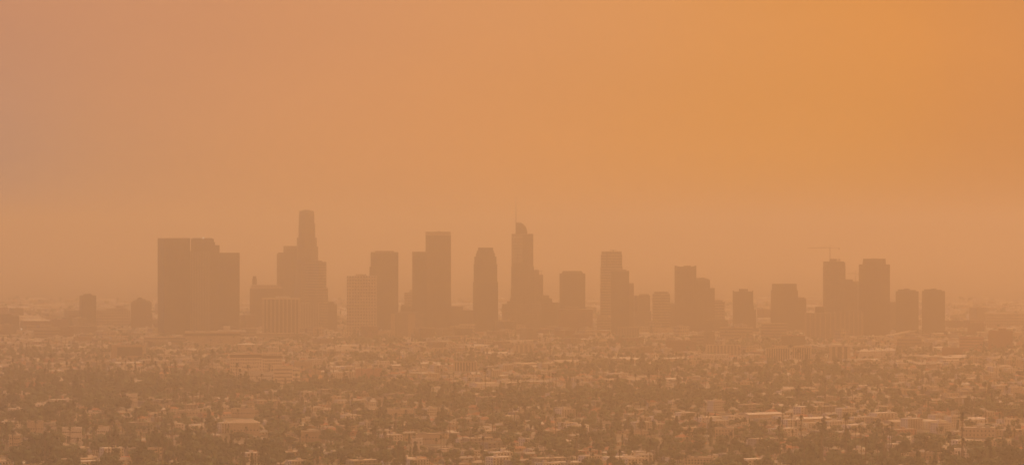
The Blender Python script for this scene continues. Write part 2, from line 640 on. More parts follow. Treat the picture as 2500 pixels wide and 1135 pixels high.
def slab_extra(root, pc, s, Z):
    for i in range(4):
        mb = MB()
        bar(mb, pc, s, Z, 405 + i * 13, 411 + i * 13, 581.6, 583.2, 10, 14, M_STEEL)
        mb.build('roof_unit', root)
    mb = MB()
    mb.tube(((447 - pc) * s, 12, Z(583.5)), ((447 - pc) * s, 12, Z(577)), .5, .25, M_STEEL); mb.build('antenna', root)


tower('widest dark slab tower, leftmost of the big towers', 8300, [(385, 464.2, 583.3, dict(xc=401, k=.6))], FD, plant=False, extra=slab_extra)


def slab2_extra(root, pc, s, Z):
    mb = MB(); bar(mb, pc, s, Z, 470, 518, 581, 583.2, 8, 30, M_STEEL); mb.build('roof_plant', root)
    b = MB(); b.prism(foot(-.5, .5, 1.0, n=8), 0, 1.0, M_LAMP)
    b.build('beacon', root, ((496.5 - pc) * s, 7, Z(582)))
    b = MB()
    P = foot((463.5 - pc) * s, (512 - pc) * s, 30)
    P = [(x, y - 14) for x, y in P]
    b.prism(P, -1, Z(613), FV, M_ROOFG); b.build('ribbed_wing', root)
    b = MB(); fins(b, P, -1, Z(614), 6.0, 1.6, 1.1, mat('pale_stone_rib', (.22, .18, .15)))
    b.build('facade_rib', root)


tower('dark tower with stepped right shoulder and a ribbed lower wing in front', 8360,
      [(466, 536, 598.5), (466, 525, 591, {}), (466, 522, 583)], FB, plant=False, parapet=False, extra=slab2_extra)
tower('plain dark tower, rightmost and lowest of the widest group', 8550, [(530, 585, 619.5), (530, 585, 619)], FD, plant=False,
      extra=lambda r, pc, s, Z: (lambda b: (bar(b, pc, s, Z, 572, 584, 617.2, 619.2, 6, 14, M_STEEL), b.build('roof_plant', r)))(MB()))


# --- second group
def turret_extra(root, pc, s, Z):
    b = MB()
    c = (621.5 - pc) * s
    b.prism([(c + 6 * math.cos(t), 12 + 6 * math.sin(t)) for t in [2 * PI * i / 10 for i in range(10)]], Z(695), Z(680), FB)
    b.prism([(c + 4.6 * math.cos(t), 12 + 4.6 * math.sin(t)) for t in [2 * PI * i / 10 for i in range(10)]], Z(680), Z(674.5), FB)
    for i in range(5):
        t = PI * 2 * i / 5
        b.tube((c + 4.2 * math.cos(t), 12 + 4.2 * math.sin(t), Z(674.5)), (c + 4.2 * math.cos(t), 12 + 4.2 * math.sin(t), Z(672.4)), .5, .2, M_STEEL)
    b.build('turret', root)
    b = MB()
    x0, x1 = (610 - pc) * s, (690 - pc) * s
    b.prism([(x0, -1), (x1, -1), (x1, 46), (x0, 46)], Z(705), Z(696), mat('pale_parapet', (.36, .3, .25)), None,
            [(x0 + 5, 6), (x1 - 5, 6), (x1 - 5, 40), (x0 + 5, 40)])
    b.build('sloped_roof', root)


tower('broad dark block with a sloped pale roof and a corner turret', 8900, [(610, 690, 704.8, dict(dep=45))], FB, plant=False, parapet=False, extra=turret_extra)
tower('stepped grey tower standing directly left of the tallest round tower', 9050,
      [(676, 735, 619), (679, 735, 616.5), (692, 735, 602.5)], FG, plant=False)
USB = [(718, 783, 700, dict(n=16)), (720, 781, 641, dict(n=16)), (723.5, 777.5, 602, dict(n=16)), (724.5, 774, 580.5, dict(n=16)),
       (728.5, 770, 546, dict(n=16)), (729.5, 768, 522, dict(n=16)), (730.5, 767, 515, dict(n=16, part='crown', m=FG)), (738, 759, 512.5, dict(n=16, part='crown_cap'))]
tower('tall round stepped tower with a crown, highest of the left half', 8950, USB, FG, plant=False, parapet=False)
tower('banded tower leaning against the right side of the tall round tower', 8700,
      [(744, 801, 703), (744, 797, 641.5, dict(xc=778, m=FL))], FL, plant=True)
tower('low dark blocky tower at the right foot of the round tower', 8800, [(776, 823, 742), (779, 816, 739)], FB, plant=False)


def ribbed_extra(root, pc, s, Z):
    b = MB()
    bar(b, pc, s, Z, 672, 708, 723.5, 727, 12, 30, M_ROOFW)
    bar(b, pc, s, Z, 678, 688, 721.5, 723.5, 14, 24, M_CONC)
    b.build('roof_plant', root)
    b = MB()
    bar(b, pc, s, Z, 641, 731.5, 727.5, 731, -2.2, .5, mat('pale_cornice', (.55, .48, .40)))
    b.build('cornice', root)


tower('pale office block with upright white ribs, in front of the round tower', 8150,
      [(642, 731, 727.5, dict(rib=(9.5, 3.2, 1.8, mat('pale_rib', (.40, .34, .28))), m=FD, dep=50))], FD, cat='office block', name='office_block',
      plant=False, parapet=False, extra=ribbed_extra)
tower('ribbed grey block between the white ribbed office and the dark blocky tower', 8600,
      [(733, 778, 741, dict(rib=(7, 2, 1.2, M_CONC))), (755, 776, 726)], FG, cat='office block', name='office_block', plant=False)

# --- centre left
tower('pale tower with an even window grid, left of the dark square tower', 8250, [(847, 920, 674, dict(dep=60)), (868, 894, 672)], FW, plant=False, parapet=True)
tower('dark square tower behind the pale gridded tower', 8700, [(905, 972.5, 617.5, dict(dep=60))], FD, plant=True,
      extra=lambda r, pc, s, Z: (lambda b: (bar(b, pc, s, Z, 902, 905.2, 651, 830, 12, 40, FD), b.build('side_wing', r)))(MB()))
tower('flat topped dark tower joined to the left of a taller one', 8500, [(1006.5, 1042, 616.8, dict(dep=50))], FD, plant=False)
tower('tall tapering dark tower with a pale top band, behind a lower flat one', 8650,
      [(1039, 1102.5, 700, dict(top=(1039, 1101))), (1039, 1101, 575), (1038.7, 1100.5, 568, dict(m=mat('pale_top_band', (.42, .34, .27)), part='top_band'))], FB,
      plant=False, extra=lambda r, pc, s, Z: (lambda b: (bar(b, pc, s, Z, 1062, 1078, 565.5, 568, 14, 30, M_STEEL), bar(b, pc, s, Z, 1070, 1073, 563.5, 566, 16, 20, M_STEEL), b.build('roof_plant', r)))(MB()))
tower('small pale banded tower peeping out left of the joined dark towers', 9100, [(980, 1010, 747), (987, 1009, 714, dict(m=FL)), (1000, 1007, 710)], FL, plant=False)
tower('low dark block at the left foot of the joined dark towers', 8800, [(978, 1012, 746.5), (980, 998, 745)], FB, plant=False)
tower('low pale block with two darker bays in front of the joined towers', 8150,
      [(954, 1035, 768, dict(m=FG, dep=40))], FG, cat='office block', name='office_block', plant=True,
      extra=lambda r, pc, s, Z: [(lambda b: (bar(b, pc, s, Z, a, c, 766.5, 840, -2.5, -.003, M_TAN), b.build('stair_core', r)))(MB()) for a, c in ((954, 964), (996, 1014))])
tower('long dark low block filling the gap right of the tapered dark tower', 8900, [(1098, 1160, 757), (1100, 1131, 750)], FB, plant=False)

# --- the rounded-shoulder tower
tower('dark tower with notched stepped shoulders, left of the spired tower', 8600,
      [(1155, 1216, 688, dict(dep=56)), (1156.5, 1214, 645), (1158, 1212, 626.5), (1162, 1208.5, 618), (1164, 1206, 612), (1167, 1204, 606.5, dict(part='crown'))], FD, plant=False)


# --- the spired tower
def sail_extra(root, pc, s, Z):
    pts = [(1259, 572)]
    prof = [(1259, 542.5), (1266, 542.3), (1272.5, 543.2), (1278, 546.5), (1282.5, 551), (1285.5, 557), (1287.3, 564), (1288, 572.5)]
    b = MB()
    P = [((x - pc) * s, Z(y)) for x, y in prof] + [((1259 - pc) * s, Z(572.5))]
    n = len(P)
    y0, y1 = 12, 38
    b.face([(x, y0, z) for x, z in reversed(P)], FC)
    b.face([(x, y1, z) for x, z in P], FC)
    for i in range(n):
        j = (i + 1) % n
        b.face([(P[i][0], y0, P[i][1]), (P[j][0], y0, P[j][1]), (P[j][0], y1, P[j][1]), (P[i][0], y1, P[i][1])], FC)
    b.build('sail_crown', root)
    b = MB()
    for i in range(n - 2):
        b.tube((P[i][0], y0 - .4, P[i][1] - 1), (P[i + 1][0], y0 - .4, P[i + 1][1] - 1), .7, .7, M_ROOFW)
    b.build('crown_rim', root)
    b = MB()
    x = (1259.6 - pc) * s
    b.tube((x, 14, Z(573)), (x, 14, Z(520)), 1.0, .8, M_STEEL)
    b.tube((x, 14, Z(520)), (x, 14, Z(485)), .75, .3, M_STEEL)
    b.build('spire', root)
    b = MB(); bar(b, pc, s, Z, 1249.2, 1275.5, 573, 641, -.5, -.004, FS); b.build('painted_reflection', root)  # paler panel paints the reflection on the upper left face
    b = MB()
    for i in range(9):
        bar(b, pc, s, Z, 1249.2 + i * 2.95, 1249.2 + i * 2.95 + .5, 603, 609, -1.0, -.51, M_DARK)
    b.build('louvre_band', root)
    b = MB()
    bar(b, pc, s, Z, 1226, 1322, 741, 840, -24, -.6, FG)
    bar(b, pc, s, Z, 1238, 1262, 735, 741, -20, -3, FG)
    b.build('podium', root)


tower('tallest tower, glass with a curved sail crown and a thin spire', 8700,
      [(1245.5, 1305.5, 728, dict(dep=46)), (1247, 1304.5, 705), (1248, 1303.5, 650), (1249, 1302, 573)], FC, plant=False, extra=sail_extra)


def deck_extra(root, pc, s, Z):
    b = MB()
    for x in (1310, 1316, 1321.5):
        b.tube(((x - pc) * s, 6, Z(671)), ((x - pc) * s, 6, Z(661.5)), .45, .45, M_STEEL)
    b.tube(((1304 - pc) * s, 6, Z(661.5)), ((1325 - pc) * s, 6, Z(661.5)), .5, .5, M_STEEL)
    b.build('roof_frame', root)


tower('unfinished tower with an open roof frame, right of the spired tower', 8850,
      [(1290, 1326, 671, dict(dep=40)), (1290, 1315.5, 661)], FG, plant=False, extra=deck_extra)
tower('low stepped block right of the unfinished tower', 8800, [(1310, 1360, 738), (1318, 1348, 728), (1324, 1341, 723)], FB, plant=False)
tower('small dark tail block between the stepped block and the square dark tower', 9000, [(1345, 1378, 745), (1350, 1366, 740)], FB, plant=False)
tower('square dark tower with a sloping cap, between the spired and helipad towers', 8700,
      [(1366, 1429, 667.5, dict(dep=56)), (1371, 1423.5, 661.5, dict(top=(1374, 1420), part='cap'))], FD, plant=False, parapet=False)
tower('broad dark base block below the square dark capped tower', 8450, [(1364, 1447, 755), (1380, 1415, 751)], FR, cat='office block', name='office_block', plant=False)


def heli_extra(root, pc, s, Z):
    b = MB()
    c = (1497 - pc) * s
    b.prism([(c + 9 * math.cos(t), 22 + 9 * math.sin(t)) for t in [2 * PI * i / 12 for i in range(12)]], Z(611), Z(610), M_STEEL)
    b.tube((c, 22, Z(614)), (c, 22, Z(611)), 2, 2, M_STEEL)
    b.build('helipad', root)
    b = MB()
    bar(b, pc, s, Z, 1480, 1483, 616, 652, -.6, -.004, FD)
    b.build('window_strip', root)


tower('pale banded tower with shoulders and a helipad disc on the roof', 8800,
      [(1465.5, 1521, 695, dict(dep=48)), (1466, 1520, 652.5), (1467, 1519, 621), (1468.5, 1517.5, 613.5)], FL, plant=False, parapet=False, extra=heli_extra)
tower('dark tower in front of the pale helipad tower', 8500, [(1492, 1536, 663, dict(dep=40))], FD, plant=True)
tower('narrow dark tower at the right side of the one before the helipad tower', 8700, [(1531, 1547.5, 693.5, dict(dep=40))], FB, plant=False)
tower('grey mid-height tower two right of the pale helipad tower', 8650, [(1548, 1590, 760), (1548, 1587.5, 721.5, dict(xc=1556)), (1560, 1584, 720)], FG, plant=False)
tower('squat tower with a toothed roof edge, alone left of the notched crown tower', 8700,
      [(1593, 1636, 717, dict(m=FL)), (1597, 1632, 714.5)], FL, plant=False)
tower('low dark block between the toothed squat tower and the notched crown tower', 8900, [(1630, 1655, 744), (1636, 1650, 742.5)], FB, plant=False)


# --- right of centre
def horns(xs, top, base, y0=0, y1=30, m=None):
    def f(root, pc, s, Z):
        for (x0, x1, left) in xs:
            b = MB()
            a, c = (x0 - pc) * s, (x1 - pc) * s
            za, zc = (Z(top), Z(base)) if left else (Z(base), Z(top))
            zb = Z(base) - .5
            q = [(a, zb), (c, zb), (c, zc), (a, za)]
            b.face([(x, y0, z) for x, z in q], m or FB)
            b.face([(x, y1, z) for x, z in reversed(q)], m or FB)
            for i in range(4):
                j = (i + 1) % 4
                b.face([(q[i][0], y0, q[i][1]), (q[i][0], y1, q[i][1]), (q[j][0], y1, q[j][1]), (q[j][0], y0, q[j][1])], m or FB)
            b.build('raised_corner', root)
    return f


tower('dark tower with raised roof corners, right of the squat toothed tower', 8500,
      [(1647, 1700, 651, dict(dep=45)), (1669, 1687, 648.5)], FB, plant=False, parapet=False, extra=horns([(1647, 1660, True), (1689, 1700, False)], 648, 651, m=FB))


def slant_extra(root, pc, s, Z):
    b = MB()
    q = [(1698, 686), (1733.5, 686), (1733.5, 683), (1718, 677.5), (1698, 679)]
    P = [((x - pc) * s, Z(y)) for x, y in q]
    b.face([(x, .4, z) for x, z in P], FG)
    b.face([(x, 30, z) for x, z in reversed(P)], FG)
    for i in range(5):
        j = (i + 1) % 5
        b.face([(P[i][0], .4, P[i][1]), (P[i][0], 30, P[i][1]), (P[j][0], 30, P[j][1]), (P[j][0], .4, P[j][1])], FG)
    b.build('slanted_roof', root)


tower('tower with a slanting roof stepping down right of the raised-corner tower', 8650,
      [(1695, 1745, 703, dict(dep=44)), (1698, 1733.5, 686)], FB, plant=False, parapet=False, extra=slant_extra)
tower('pale low tower right of the slanting roof tower', 8800, [(1740, 1769, 736.5, dict(m=FL)), (1745, 1764, 735)], FL, plant=False)
tower('long low dark block at the foot of the slanting roof tower', 8500, [(1725, 1777, 781), (1730, 1770, 779)], FB, cat='office block', name='office_block', plant=False)
tower('dark tower with a toothed crown alone between slanting roof and broad tower', 8450,
      [(1789, 1853, 800, dict(dep=44)), (1789, 1846, 756), (1789, 1841, 746), (1789, 1839, 711.5), (1804, 1826, 705.5)], FD, plant=False, parapet=False,
      extra=horns([(1789, 1794, True), (1834, 1839, False)], 708, 711.6, m=FD))
tower('broad dark tower with an edge-lined top, left of the crane tower', 8600,
      [(1881.5, 1949, 742, dict(dep=52)), (1882, 1948, 708.5), (1884.5, 1945, 695)], FB, plant=False)
tower('low dark wing tower on the right of the broad edge-lined tower', 8650, [(1940, 1968.5, 731, dict(dep=40))], FB, plant=True)
tower('small far block behind, between the toothed and broad towers', 9700, [(1853, 1890, 768), (1866, 1886, 765)], FB, plant=False)

RIBP = mat('pale_rib_two', (.38, .31, .25))
tower('pale ribbed hotel block, front left of the crane tower', 8050, [(1966, 2040, 763.5, dict(rib=(11, 3, 1.5, RIBP), m=FG, dep=40)), (1990, 2012, 751, dict(m=FD))], FG,
      cat='hotel', name='office_block', plant=False)
tower('pale ribbed hotel block, directly below the two cranes', 8150, [(2052, 2106, 761, dict(rib=(10, 3, 1.5, RIBP), m=FG, dep=40))], FG,
      cat='hotel', name='office_block', plant=True)


def crown_pipes(root, pc, s, Z):
    for x0, x1, y in ((2025, 2043, 632), (2045, 2047.5, 632), (2049, 2051.5, 632), (2054, 2061, 638.5)):
        b = MB(); bar(b, pc, s, Z, x0, x1, y, 642, 8, 26, FG); b.build('roof_core', root)


tower('unfinished tower carrying the long-armed crane', 8300,
      [(2009.5, 2064, 650, dict(dep=50)), (2010, 2063.5, 641), (2010, 2058, 638.3)], FG, plant=False, parapet=False, extra=crown_pipes)
tower('lower unfinished tower between the crane tower and the broad capped tower', 8600,
      [(2060, 2092, 688), (2063, 2082, 684)], FB, plant=False)
tower('second unfinished tower sliver behind, carrying the small crane', 8900, [(2076, 2112, 688.5)], FG, plant=False)


def lattice_extra(root, pc, s, Z):
    b = MB()
    xs = [2122, 2126, 2131, 2136, 2141, 2148]
    ys = [634.5, 632, 631, 631, 631.5, 634]
    for i in range(5):
        b.tube(((xs[i] - pc) * s, 20, Z(ys[i])), ((xs[i + 1] - pc) * s, 20, Z(ys[i + 1])), .5, .5, M_STEEL)
        b.tube(((xs[i] - pc) * s, 20, Z(ys[i])), ((xs[i] - pc) * s, 20, Z(635.5)), .4, .4, M_STEEL)
    b.build('roof_frame', root)


tower('broad tower with a sloping cap, tallest right of the cranes', 8200,
      [(2097, 2172.5, 646, dict(dep=62)), (2105.5, 2163, 634, dict(top=(2107.5, 2162), part='cap'))], FB, plant=False, parapet=True, extra=lattice_extra)
tower('dark flat tower with a low roof box, left of the rightmost pair', 8400, [(2187, 2242.5, 710.5, dict(dep=48)), (2192, 2236, 708), (2192, 2221, 706.5), (2207, 2221, 704.5)], FD,
      plant=False, parapet=False)
tower('dark flat tower with a low roof box, right of the rightmost pair', 8450, [(2251, 2307, 710, dict(dep=48)), (2256, 2299, 707.5), (2256, 2285, 706), (2273, 2287, 704.2)], FD,
      plant=False, parapet=False)
tower('small dark block with roof masts, wedged left of the rightmost pair', 8700, [(2172, 2192, 739.5, dict(dep=30))], FB, plant=False,
      extra=lambda r, pc, s, Z: [(lambda b: (b.tube(((x - pc) * s, 3, Z(739.5)), ((x - pc) * s, 3, Z(736)), .5, .3, M_STEEL), b.build('mast', r)))(MB()) for x in (2174, 2179, 2184)])


# ------------------------------------------------------------------ cranes
def crane(label, px, D, ytop, yjib, ybase, xl, xr, xcw, group='construction cranes over the unfinished towers'):
    x = px_x(px, D)
    s = D / F
    root = tag(empty('construction_crane', (x, D + 10, px_z(ybase, D)), 0), label, 'crane', group)
    zb = px_z(ybase, D)
    Z = lambda y: px_z(y, D) - zb
    b = MB()
    r = .95
    H = Z(yjib)
    for sx in (-1, 1):
        for sy in (-1, 1):
            b.tube((sx * r, sy * r, 0), (sx * r, sy * r, H), .28, .28, M_STEEL, 4)
    n = int(H / 3)
    for i in range(n):
        z0, z1 = H * i / n, H * (i + 1) / n
        for sy in (-1, 1):
            b.tube((-r, sy * r, z0), (r, sy * r, z1), .16, .16, M_STEEL, 4)
    b.build('mast', root)
    b = MB()
    a0, a1 = (xl - px) * s, (xr - px) * s
    b.tube((a0, 0, H), (a1, 0, H), .42, .42, M_STEEL, 4)
    b.tube((a0, 0, H), (-1.5, 0, H + 2.0), .3, .3, M_STEEL, 4)
    k = int(abs(a0) / 4)
    for i in range(k):
        t = i / k
        b.tube((a0 * (1 - t), 0, H), (a0 * (1 - t) + 2, 0, H + 2.0 * t), .15, .15, M_STEEL, 4)
    b.build('jib', root)
    b = MB()
    b.tube((0, 0, H), (0, 0, Z(ytop)), .7, .35, M_STEEL, 4)
    b.build('tower_head', root)
    b = MB()
    for t in (a0 * .55, a1 * .85):
        b.tube((0, 0, Z(ytop) - .5), (t, 0, H + .8), .14, .14, M_STEEL, 4)
    b.build('tie_bar', root)
    b = MB(); c = (xcw - px) * s
    b.box(c - 1.6, c + 1.6, -1.2, 1.2, H - 3.2, H - .4, M_CONC); b.build('counterweight', root)
    b = MB(); b.box(-2.6, -1.0, -1, 1, H - 3, H - .6, M_WHITE); b.build('cab', root)
    RECTS.append((D, xl, xr, ytop, yjib + 2))


crane('long-armed crane rising from the top of the unfinished tower', 2027.3, 8290, 598, 605.5, 638, 1973, 2051.5, 2049.5)
crane('smaller crane half hidden behind the broad capped tower', 2090, 8890, 660, 668, 688, 2067, 2098, 2096.5)


# ------------------------------------------------------------------ hand-placed low and mid-rise buildings
def window_grid(root, x0, x1, z0, z1, nx, nz, w, h, y=-.06, proto=[None]):
    """every window a child of its own, all sharing one mesh per size"""
    key = (round(w, 2), round(h, 2))
    me = WIN.get(key)
    if me is None:
        b = MB(); b.box(-w / 2, w / 2, -.05, .05, 0, h, M_GLASS); me = WIN[key] = b.mesh('window')
    for i in range(nx):
        for j in range(nz):
            o = bpy.data.objects.new('window', me)
            COL.objects.link(o); o.parent = root
            o.location = (x0 + (x1 - x0) * (i + .5) / nx, y, z0 + (z1 - z0) * (j + .5) / nz - h / 2)


WIN = {}


def low(label, cat, px0, px1, yt, yb, wall, roof, name='building', dep=None, group=None, D=None, win=None, parapet=True, bits=2, hip=None,
        extra=None, rz=0.0, pilaster=None, skin=None, roof_name='roof'):
    """a building whose front spans px0..px1; its foot stands at row yb"""
    D = D or depth_of(yb)
    s = D / F
    pc = (px0 + px1) / 2
    root = root_at(name, pc, D, label, cat, group, rz)
    gz = root.location.z
    W = (px1 - px0) * s
    H = px_z(yt, D) - gz
    dep = dep or max(12, W * .5)
    b = MB(); b.box(-W / 2, W / 2, 0, dep, -1.5, H, skin or wall, wall)
    if pilaster:
        P = [(-W / 2, 0), (W / 2, 0), (W / 2, dep), (-W / 2, dep)]
        fins(b, P, 0, H - .3, *pilaster)
    b.build('wall', root)
    if hip is not None:
        b = MB(); b.gable(-W / 2, W / 2, 0, dep, H + .004, H + hip, roof, wall, .6, 1.0 if hip > 0 else 0); b.build(roof_name, root)
    else:
        b = MB()
        b.box(-W / 2 + .4, W / 2 - .4, .4, dep - .4, H + .004, H + .3, roof)
        b.build(roof_name, root)
        if parapet:
            b = MB(); rimmed(b, [(-W / 2, 0), (W / 2, 0), (W / 2, dep), (-W / 2, dep)], H + .31, .8, wall); b.build('parapet', root)
        rr = random.Random(int(px0 * 7 + yt))
        for i in range(bits):
            u = rr.uniform(-.35, .35) * W; v = rr.uniform(.3, .7) * dep; q = rr.uniform(1.2, 2.6) * (1 + W / 120)
            b = MB(); b.box(-q, q, -q * .7, q * .7, 0, rr.uniform(1.6, 3), M_CONC if rr.random() < .5 else M_STEEL)
            b.build('roof_unit', root, (u, v, H + .31))
    if win:
        nx, nz, w, h = win[:4]
        z0 = win[4] if len(win) > 4 else .4
        window_grid(root, -W / 2 + .6, W / 2 - .6, z0, H - .6, nx, nz, w, h)
    if extra:
        extra(root, W, H, dep, s, pc, lambda y: px_z(y, D) - gz)
    RECTS.append((D, px0, px1, yt, yb))
    OCC.append((root.location.x, D + dep / 2, max(W, dep) * .62))
    if D < 7600:
        # lawns and car parks keep the ground before it open
        for q in range(1, int(min(150, 20 + 9 * H) / 18) + 1):
            f = 1 - q * 18 / D
            for u in np.arange(-W / 2, W / 2 + 1, 18):
                OCC.append(((root.location.x + u) * f, D * f, 11))
    return root


# far left
def zig(root, W, H, dep, s, pc, Z):
    b = MB()
    for i in range(3):
        x0 = -W / 2 + i * W / 3
        b.gable(x0 + .5, x0 + W / 3 - .5, 1, dep - 1, H + .32, H + 5.5 - i, M_ROOFW, M_WHITE, .3)
    b.build('zigzag_roof', root)


low('long dark hall with a white zigzag roof, right of the cut-off slab tower', 'hall', 57, 122, 784, 812, M_TAN, M_ROOFW, 'hall', extra=zig, skin=FR)
low('dark flat hall between the zigzag hall and the slim dark tower', 'hall', 122, 166, 781, 808, M_BRICK, M_ROOFG, 'hall', skin=FR)
low('pale three-storey slab with white parapet below the zigzag hall', 'building', 82, 147, 803, 832, M_GREYW, M_ROOFW, 'office_block', skin=FL)
low('dark square block right of the pale three-storey slab', 'building', 147, 180, 800, 830, M_BRICK, M_ROOFD, 'office_block', skin=FR)
low('pale narrow block at the foot of the slim dark tower', 'building', 184, 236, 796, 822, M_CREAM, M_ROOFW, 'office_block', skin=FG)
b0 = low('low pale block beside a bright floodlight at the left edge', 'building', 40, 64, 806, 820, M_CREAM, M_ROOFT, 'low_building', bits=1)


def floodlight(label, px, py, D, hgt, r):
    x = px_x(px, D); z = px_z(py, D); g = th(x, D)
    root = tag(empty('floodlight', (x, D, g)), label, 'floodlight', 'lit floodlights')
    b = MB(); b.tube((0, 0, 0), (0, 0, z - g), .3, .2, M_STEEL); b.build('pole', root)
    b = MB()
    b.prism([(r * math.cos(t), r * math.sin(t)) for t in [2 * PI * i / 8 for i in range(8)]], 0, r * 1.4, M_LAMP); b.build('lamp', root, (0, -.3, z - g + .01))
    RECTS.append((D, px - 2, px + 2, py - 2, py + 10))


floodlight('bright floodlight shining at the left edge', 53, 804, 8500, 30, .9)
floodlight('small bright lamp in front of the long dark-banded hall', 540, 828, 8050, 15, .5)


# the block with the dark screen-like front
def screen(root, W, H, dep, s, pc, Z):
    b = MB(); b.box((286.5 - pc) * s, (347 - pc) * s, -.7, -.004, Z(868), Z(847), M_DARK); b.build('dark_facade', root)
    b = MB(); b.box((347.5 - pc) * s, (356 - pc) * s, -1.2, -.004, 0, H + 1.5, M_CREAM); b.build('side_tower', root)


low('pale block with a large dark blank front, right of the left palms', 'building', 272, 357, 844, 876, M_TAN, M_CREAM, 'office_block', extra=screen)
low('long pale terraced podium below the widest slab towers', 'building', 352, 455, 824, 842, M_CREAM, M_ROOFT, 'office_block', skin=FL)


def convention(root, W, H, dep, s, pc, Z):
    b = MB(); b.box(-W / 2 - 1, W / 2 + 1, -3, -.004, Z(819.5), Z(813), mat('dark_cornice_band', (.10, .08, .07))); b.build('eaves_band', root)
    for x0, x1, y in ((532, 600, 806), (545, 562, 797)):
        b = MB(); b.box((x0 - pc) * s, (x1 - pc) * s, 10, 30, H, Z(y), M_WHITE); b.build('roof_house', root)


low('long pale hall with a dark eaves band, below the widest slab towers', 'hall', 452, 586, 811, 846, M_CREAM, M_ROOFT, 'hall', dep=70, extra=convention)
low('broad pale building with a stepped white roof below the turret block', 'building', 586, 626, 802, 828, M_CREAM, M_ROOFW, 'office_block', skin=FL)
low('low pale strip building below the white ribbed office', 'building', 626, 742, 815, 832, M_TAN, M_ROOFT, 'low_building', skin=FL)


# the hotel complex
M_HOTEL = mat('hotel_render', (.85, .77, .64))
def hotel_tower(label, x0, x1, yt, yb, nx, nz, **k):
    return low(label, 'hotel block', x0, x1, yt, yb, M_HOTEL, M_ROOFT, 'hotel_block', group='cream hotel complex', win=(nx, nz, 1.9, 2.3, k.pop('z0', 3)), **k)


def dark_top(y0, y1):
    def f(root, W, H, dep, s, pc, Z):
        b = MB(); b.box(-W / 2 - .3, W / 2 + .3, -.35, -.004 - .12, Z(y1), Z(y0), mat('brown_top_storey', (.13, .08, .06))); b.build('top_storey', root)
    return f


hotel_tower('left wing of the cream hotel, brown upper storey over small windows', 561, 640, 864.5, 912, 13, 6, extra=dark_top(865, 872.5), dep=18)
hotel_tower('right wing of the cream hotel, arched top row and a chimney', 640, 689, 861, 912, 9, 7, extra=dark_top(868, 874.5), dep=18)
low('tall slim white chimney standing behind the cream hotel right wing', 'chimney', 677, 681, 832, 900, M_WHITE, M_WHITE, 'chimney_stack', dep=3, bits=0, parapet=False)
hotel_tower('small orange-roofed block in front of the cream hotel left wing', 588, 632, 889, 919, 7, 3, dep=14)
low('long white two-storey base in front of the cream hotel', 'building', 584, 672, 908.5, 934, M_WHITE, M_CREAM, 'low_building', dep=22, win=(20, 2, 1.5, 1.6, 2))
hotel_tower('front hotel block with a bright roof line, right of the white base', 668, 714, 896.5, 937, 9, 5, dep=20)
hotel_tower('plain end block on the right of the front hotel block', 714, 733, 898, 933, 4, 4, dep=16)



# the gabled church
def church():
    D = depth_of(868); s = D / F
    root = root_at('church', 840, D, 'steep pale gabled church roof beside dark trees, behind the bare mound', 'church', rz=.5)
    w, l, h, r = 15, 34, 9, 21
    b = MB(); b.box(-l / 2, l / 2, 0, w, -1, h, M_CREAM); b.build('wall', root)
    b = MB(); b.gable(-l / 2, l / 2, 0, w, h + .004, r, M_ROOFW, M_CREAM, .8); b.build('roof', root)
    for sx in (-1, 1):
        b = MB(); b.box(-.8, .8, -.5, .5, 0, 4.5, M_CREAM); b.build('pinnacle', root, (sx * l / 2, w / 2, r - 1))
    b = MB(); b.box(l / 2 + .05, l / 2 + 8, 2, 12, 0, 6, M_CREAM, M_ROOFR); b.build('side_chapel', root)
    RECTS.append((D, 818, 862, 838, 868)); OCC.append((root.location.x, D + 8, 26))


church()


# bare mound
def mound():
    D = 5900.0
    b = MB()
    n, k = 28, 8
    rr = random.Random(3)
    R = [[1 + .12 * rr.uniform(-1, 1) for _ in range(n)] for _ in range(k + 1)]
    grid = []
    for j in range(k + 1):
        t = j / k
        row = []
        for i in range(n):
            a = 2 * PI * i / n
            rad = (1 - t) * R[j][i]
            row.append((33 * rad * math.cos(a), 24 * rad * math.sin(a), 17 * (1 - (1 - t) ** 2.2) - 1))
        grid.append(row)
    for j in range(k):
        for i in range(n):
            m = (i + 1) % n
            b.face([grid[j][i], grid[j][m], grid[j + 1][m], grid[j + 1][i]], M_EARTH)
    o = b.build('hill')
    x = px_x(774, D)
    o.location = (x, D, th(x, D))
    tag(o, kind='structure')
    OCC.append((x, D, 40))
    RECTS.append((D, 740, 808, 912, 930))


mound()
low('small pavilion with a flat bright roof on top of the bare mound', 'pavilion', 760, 784, 906, 913, M_TAN, M_ROOFT, 'pavilion', D=5905, dep=9, bits=0)
low('small house under a glowing orange metal roof, alone among dark trees', 'house', 396, 414, 911.5, 925, M_TAN, M_ROOFO, 'house', dep=17, bits=0, parapet=False, hip=4.6, rz=.35)
low('long flat white-roofed shed right of the cream hotel', 'shed', 718, 762, 884, 898, M_TAN, M_ROOFW, 'shed', dep=24)
low('long building with an orange roof right of the bare mound', 'building', 868, 932, 901, 918, M_PINK, M_ROOFO, 'low_building', dep=20, bits=1)
low('white house on the far side of the trees behind the cream hotel', 'house', 580, 626, 841, 858, M_CREAM, M_ROOFW, 'house', dep=30, hip=3)
low('bright flat roof at the edge of the centre tree mass', 'building', 1040, 1086, 851, 862, M_CREAM, M_ROOFW, 'low_building', dep=30)
low('long white-roofed warehouse behind the centre trees', 'warehouse', 880, 960, 808, 822, M_CREAM, M_ROOFW, 'warehouse', dep=40)
low('long pale strip roof below the pale gridded tower', 'warehouse', 840, 880, 802, 818, M_CREAM, M_ROOFW, 'warehouse', dep=40)

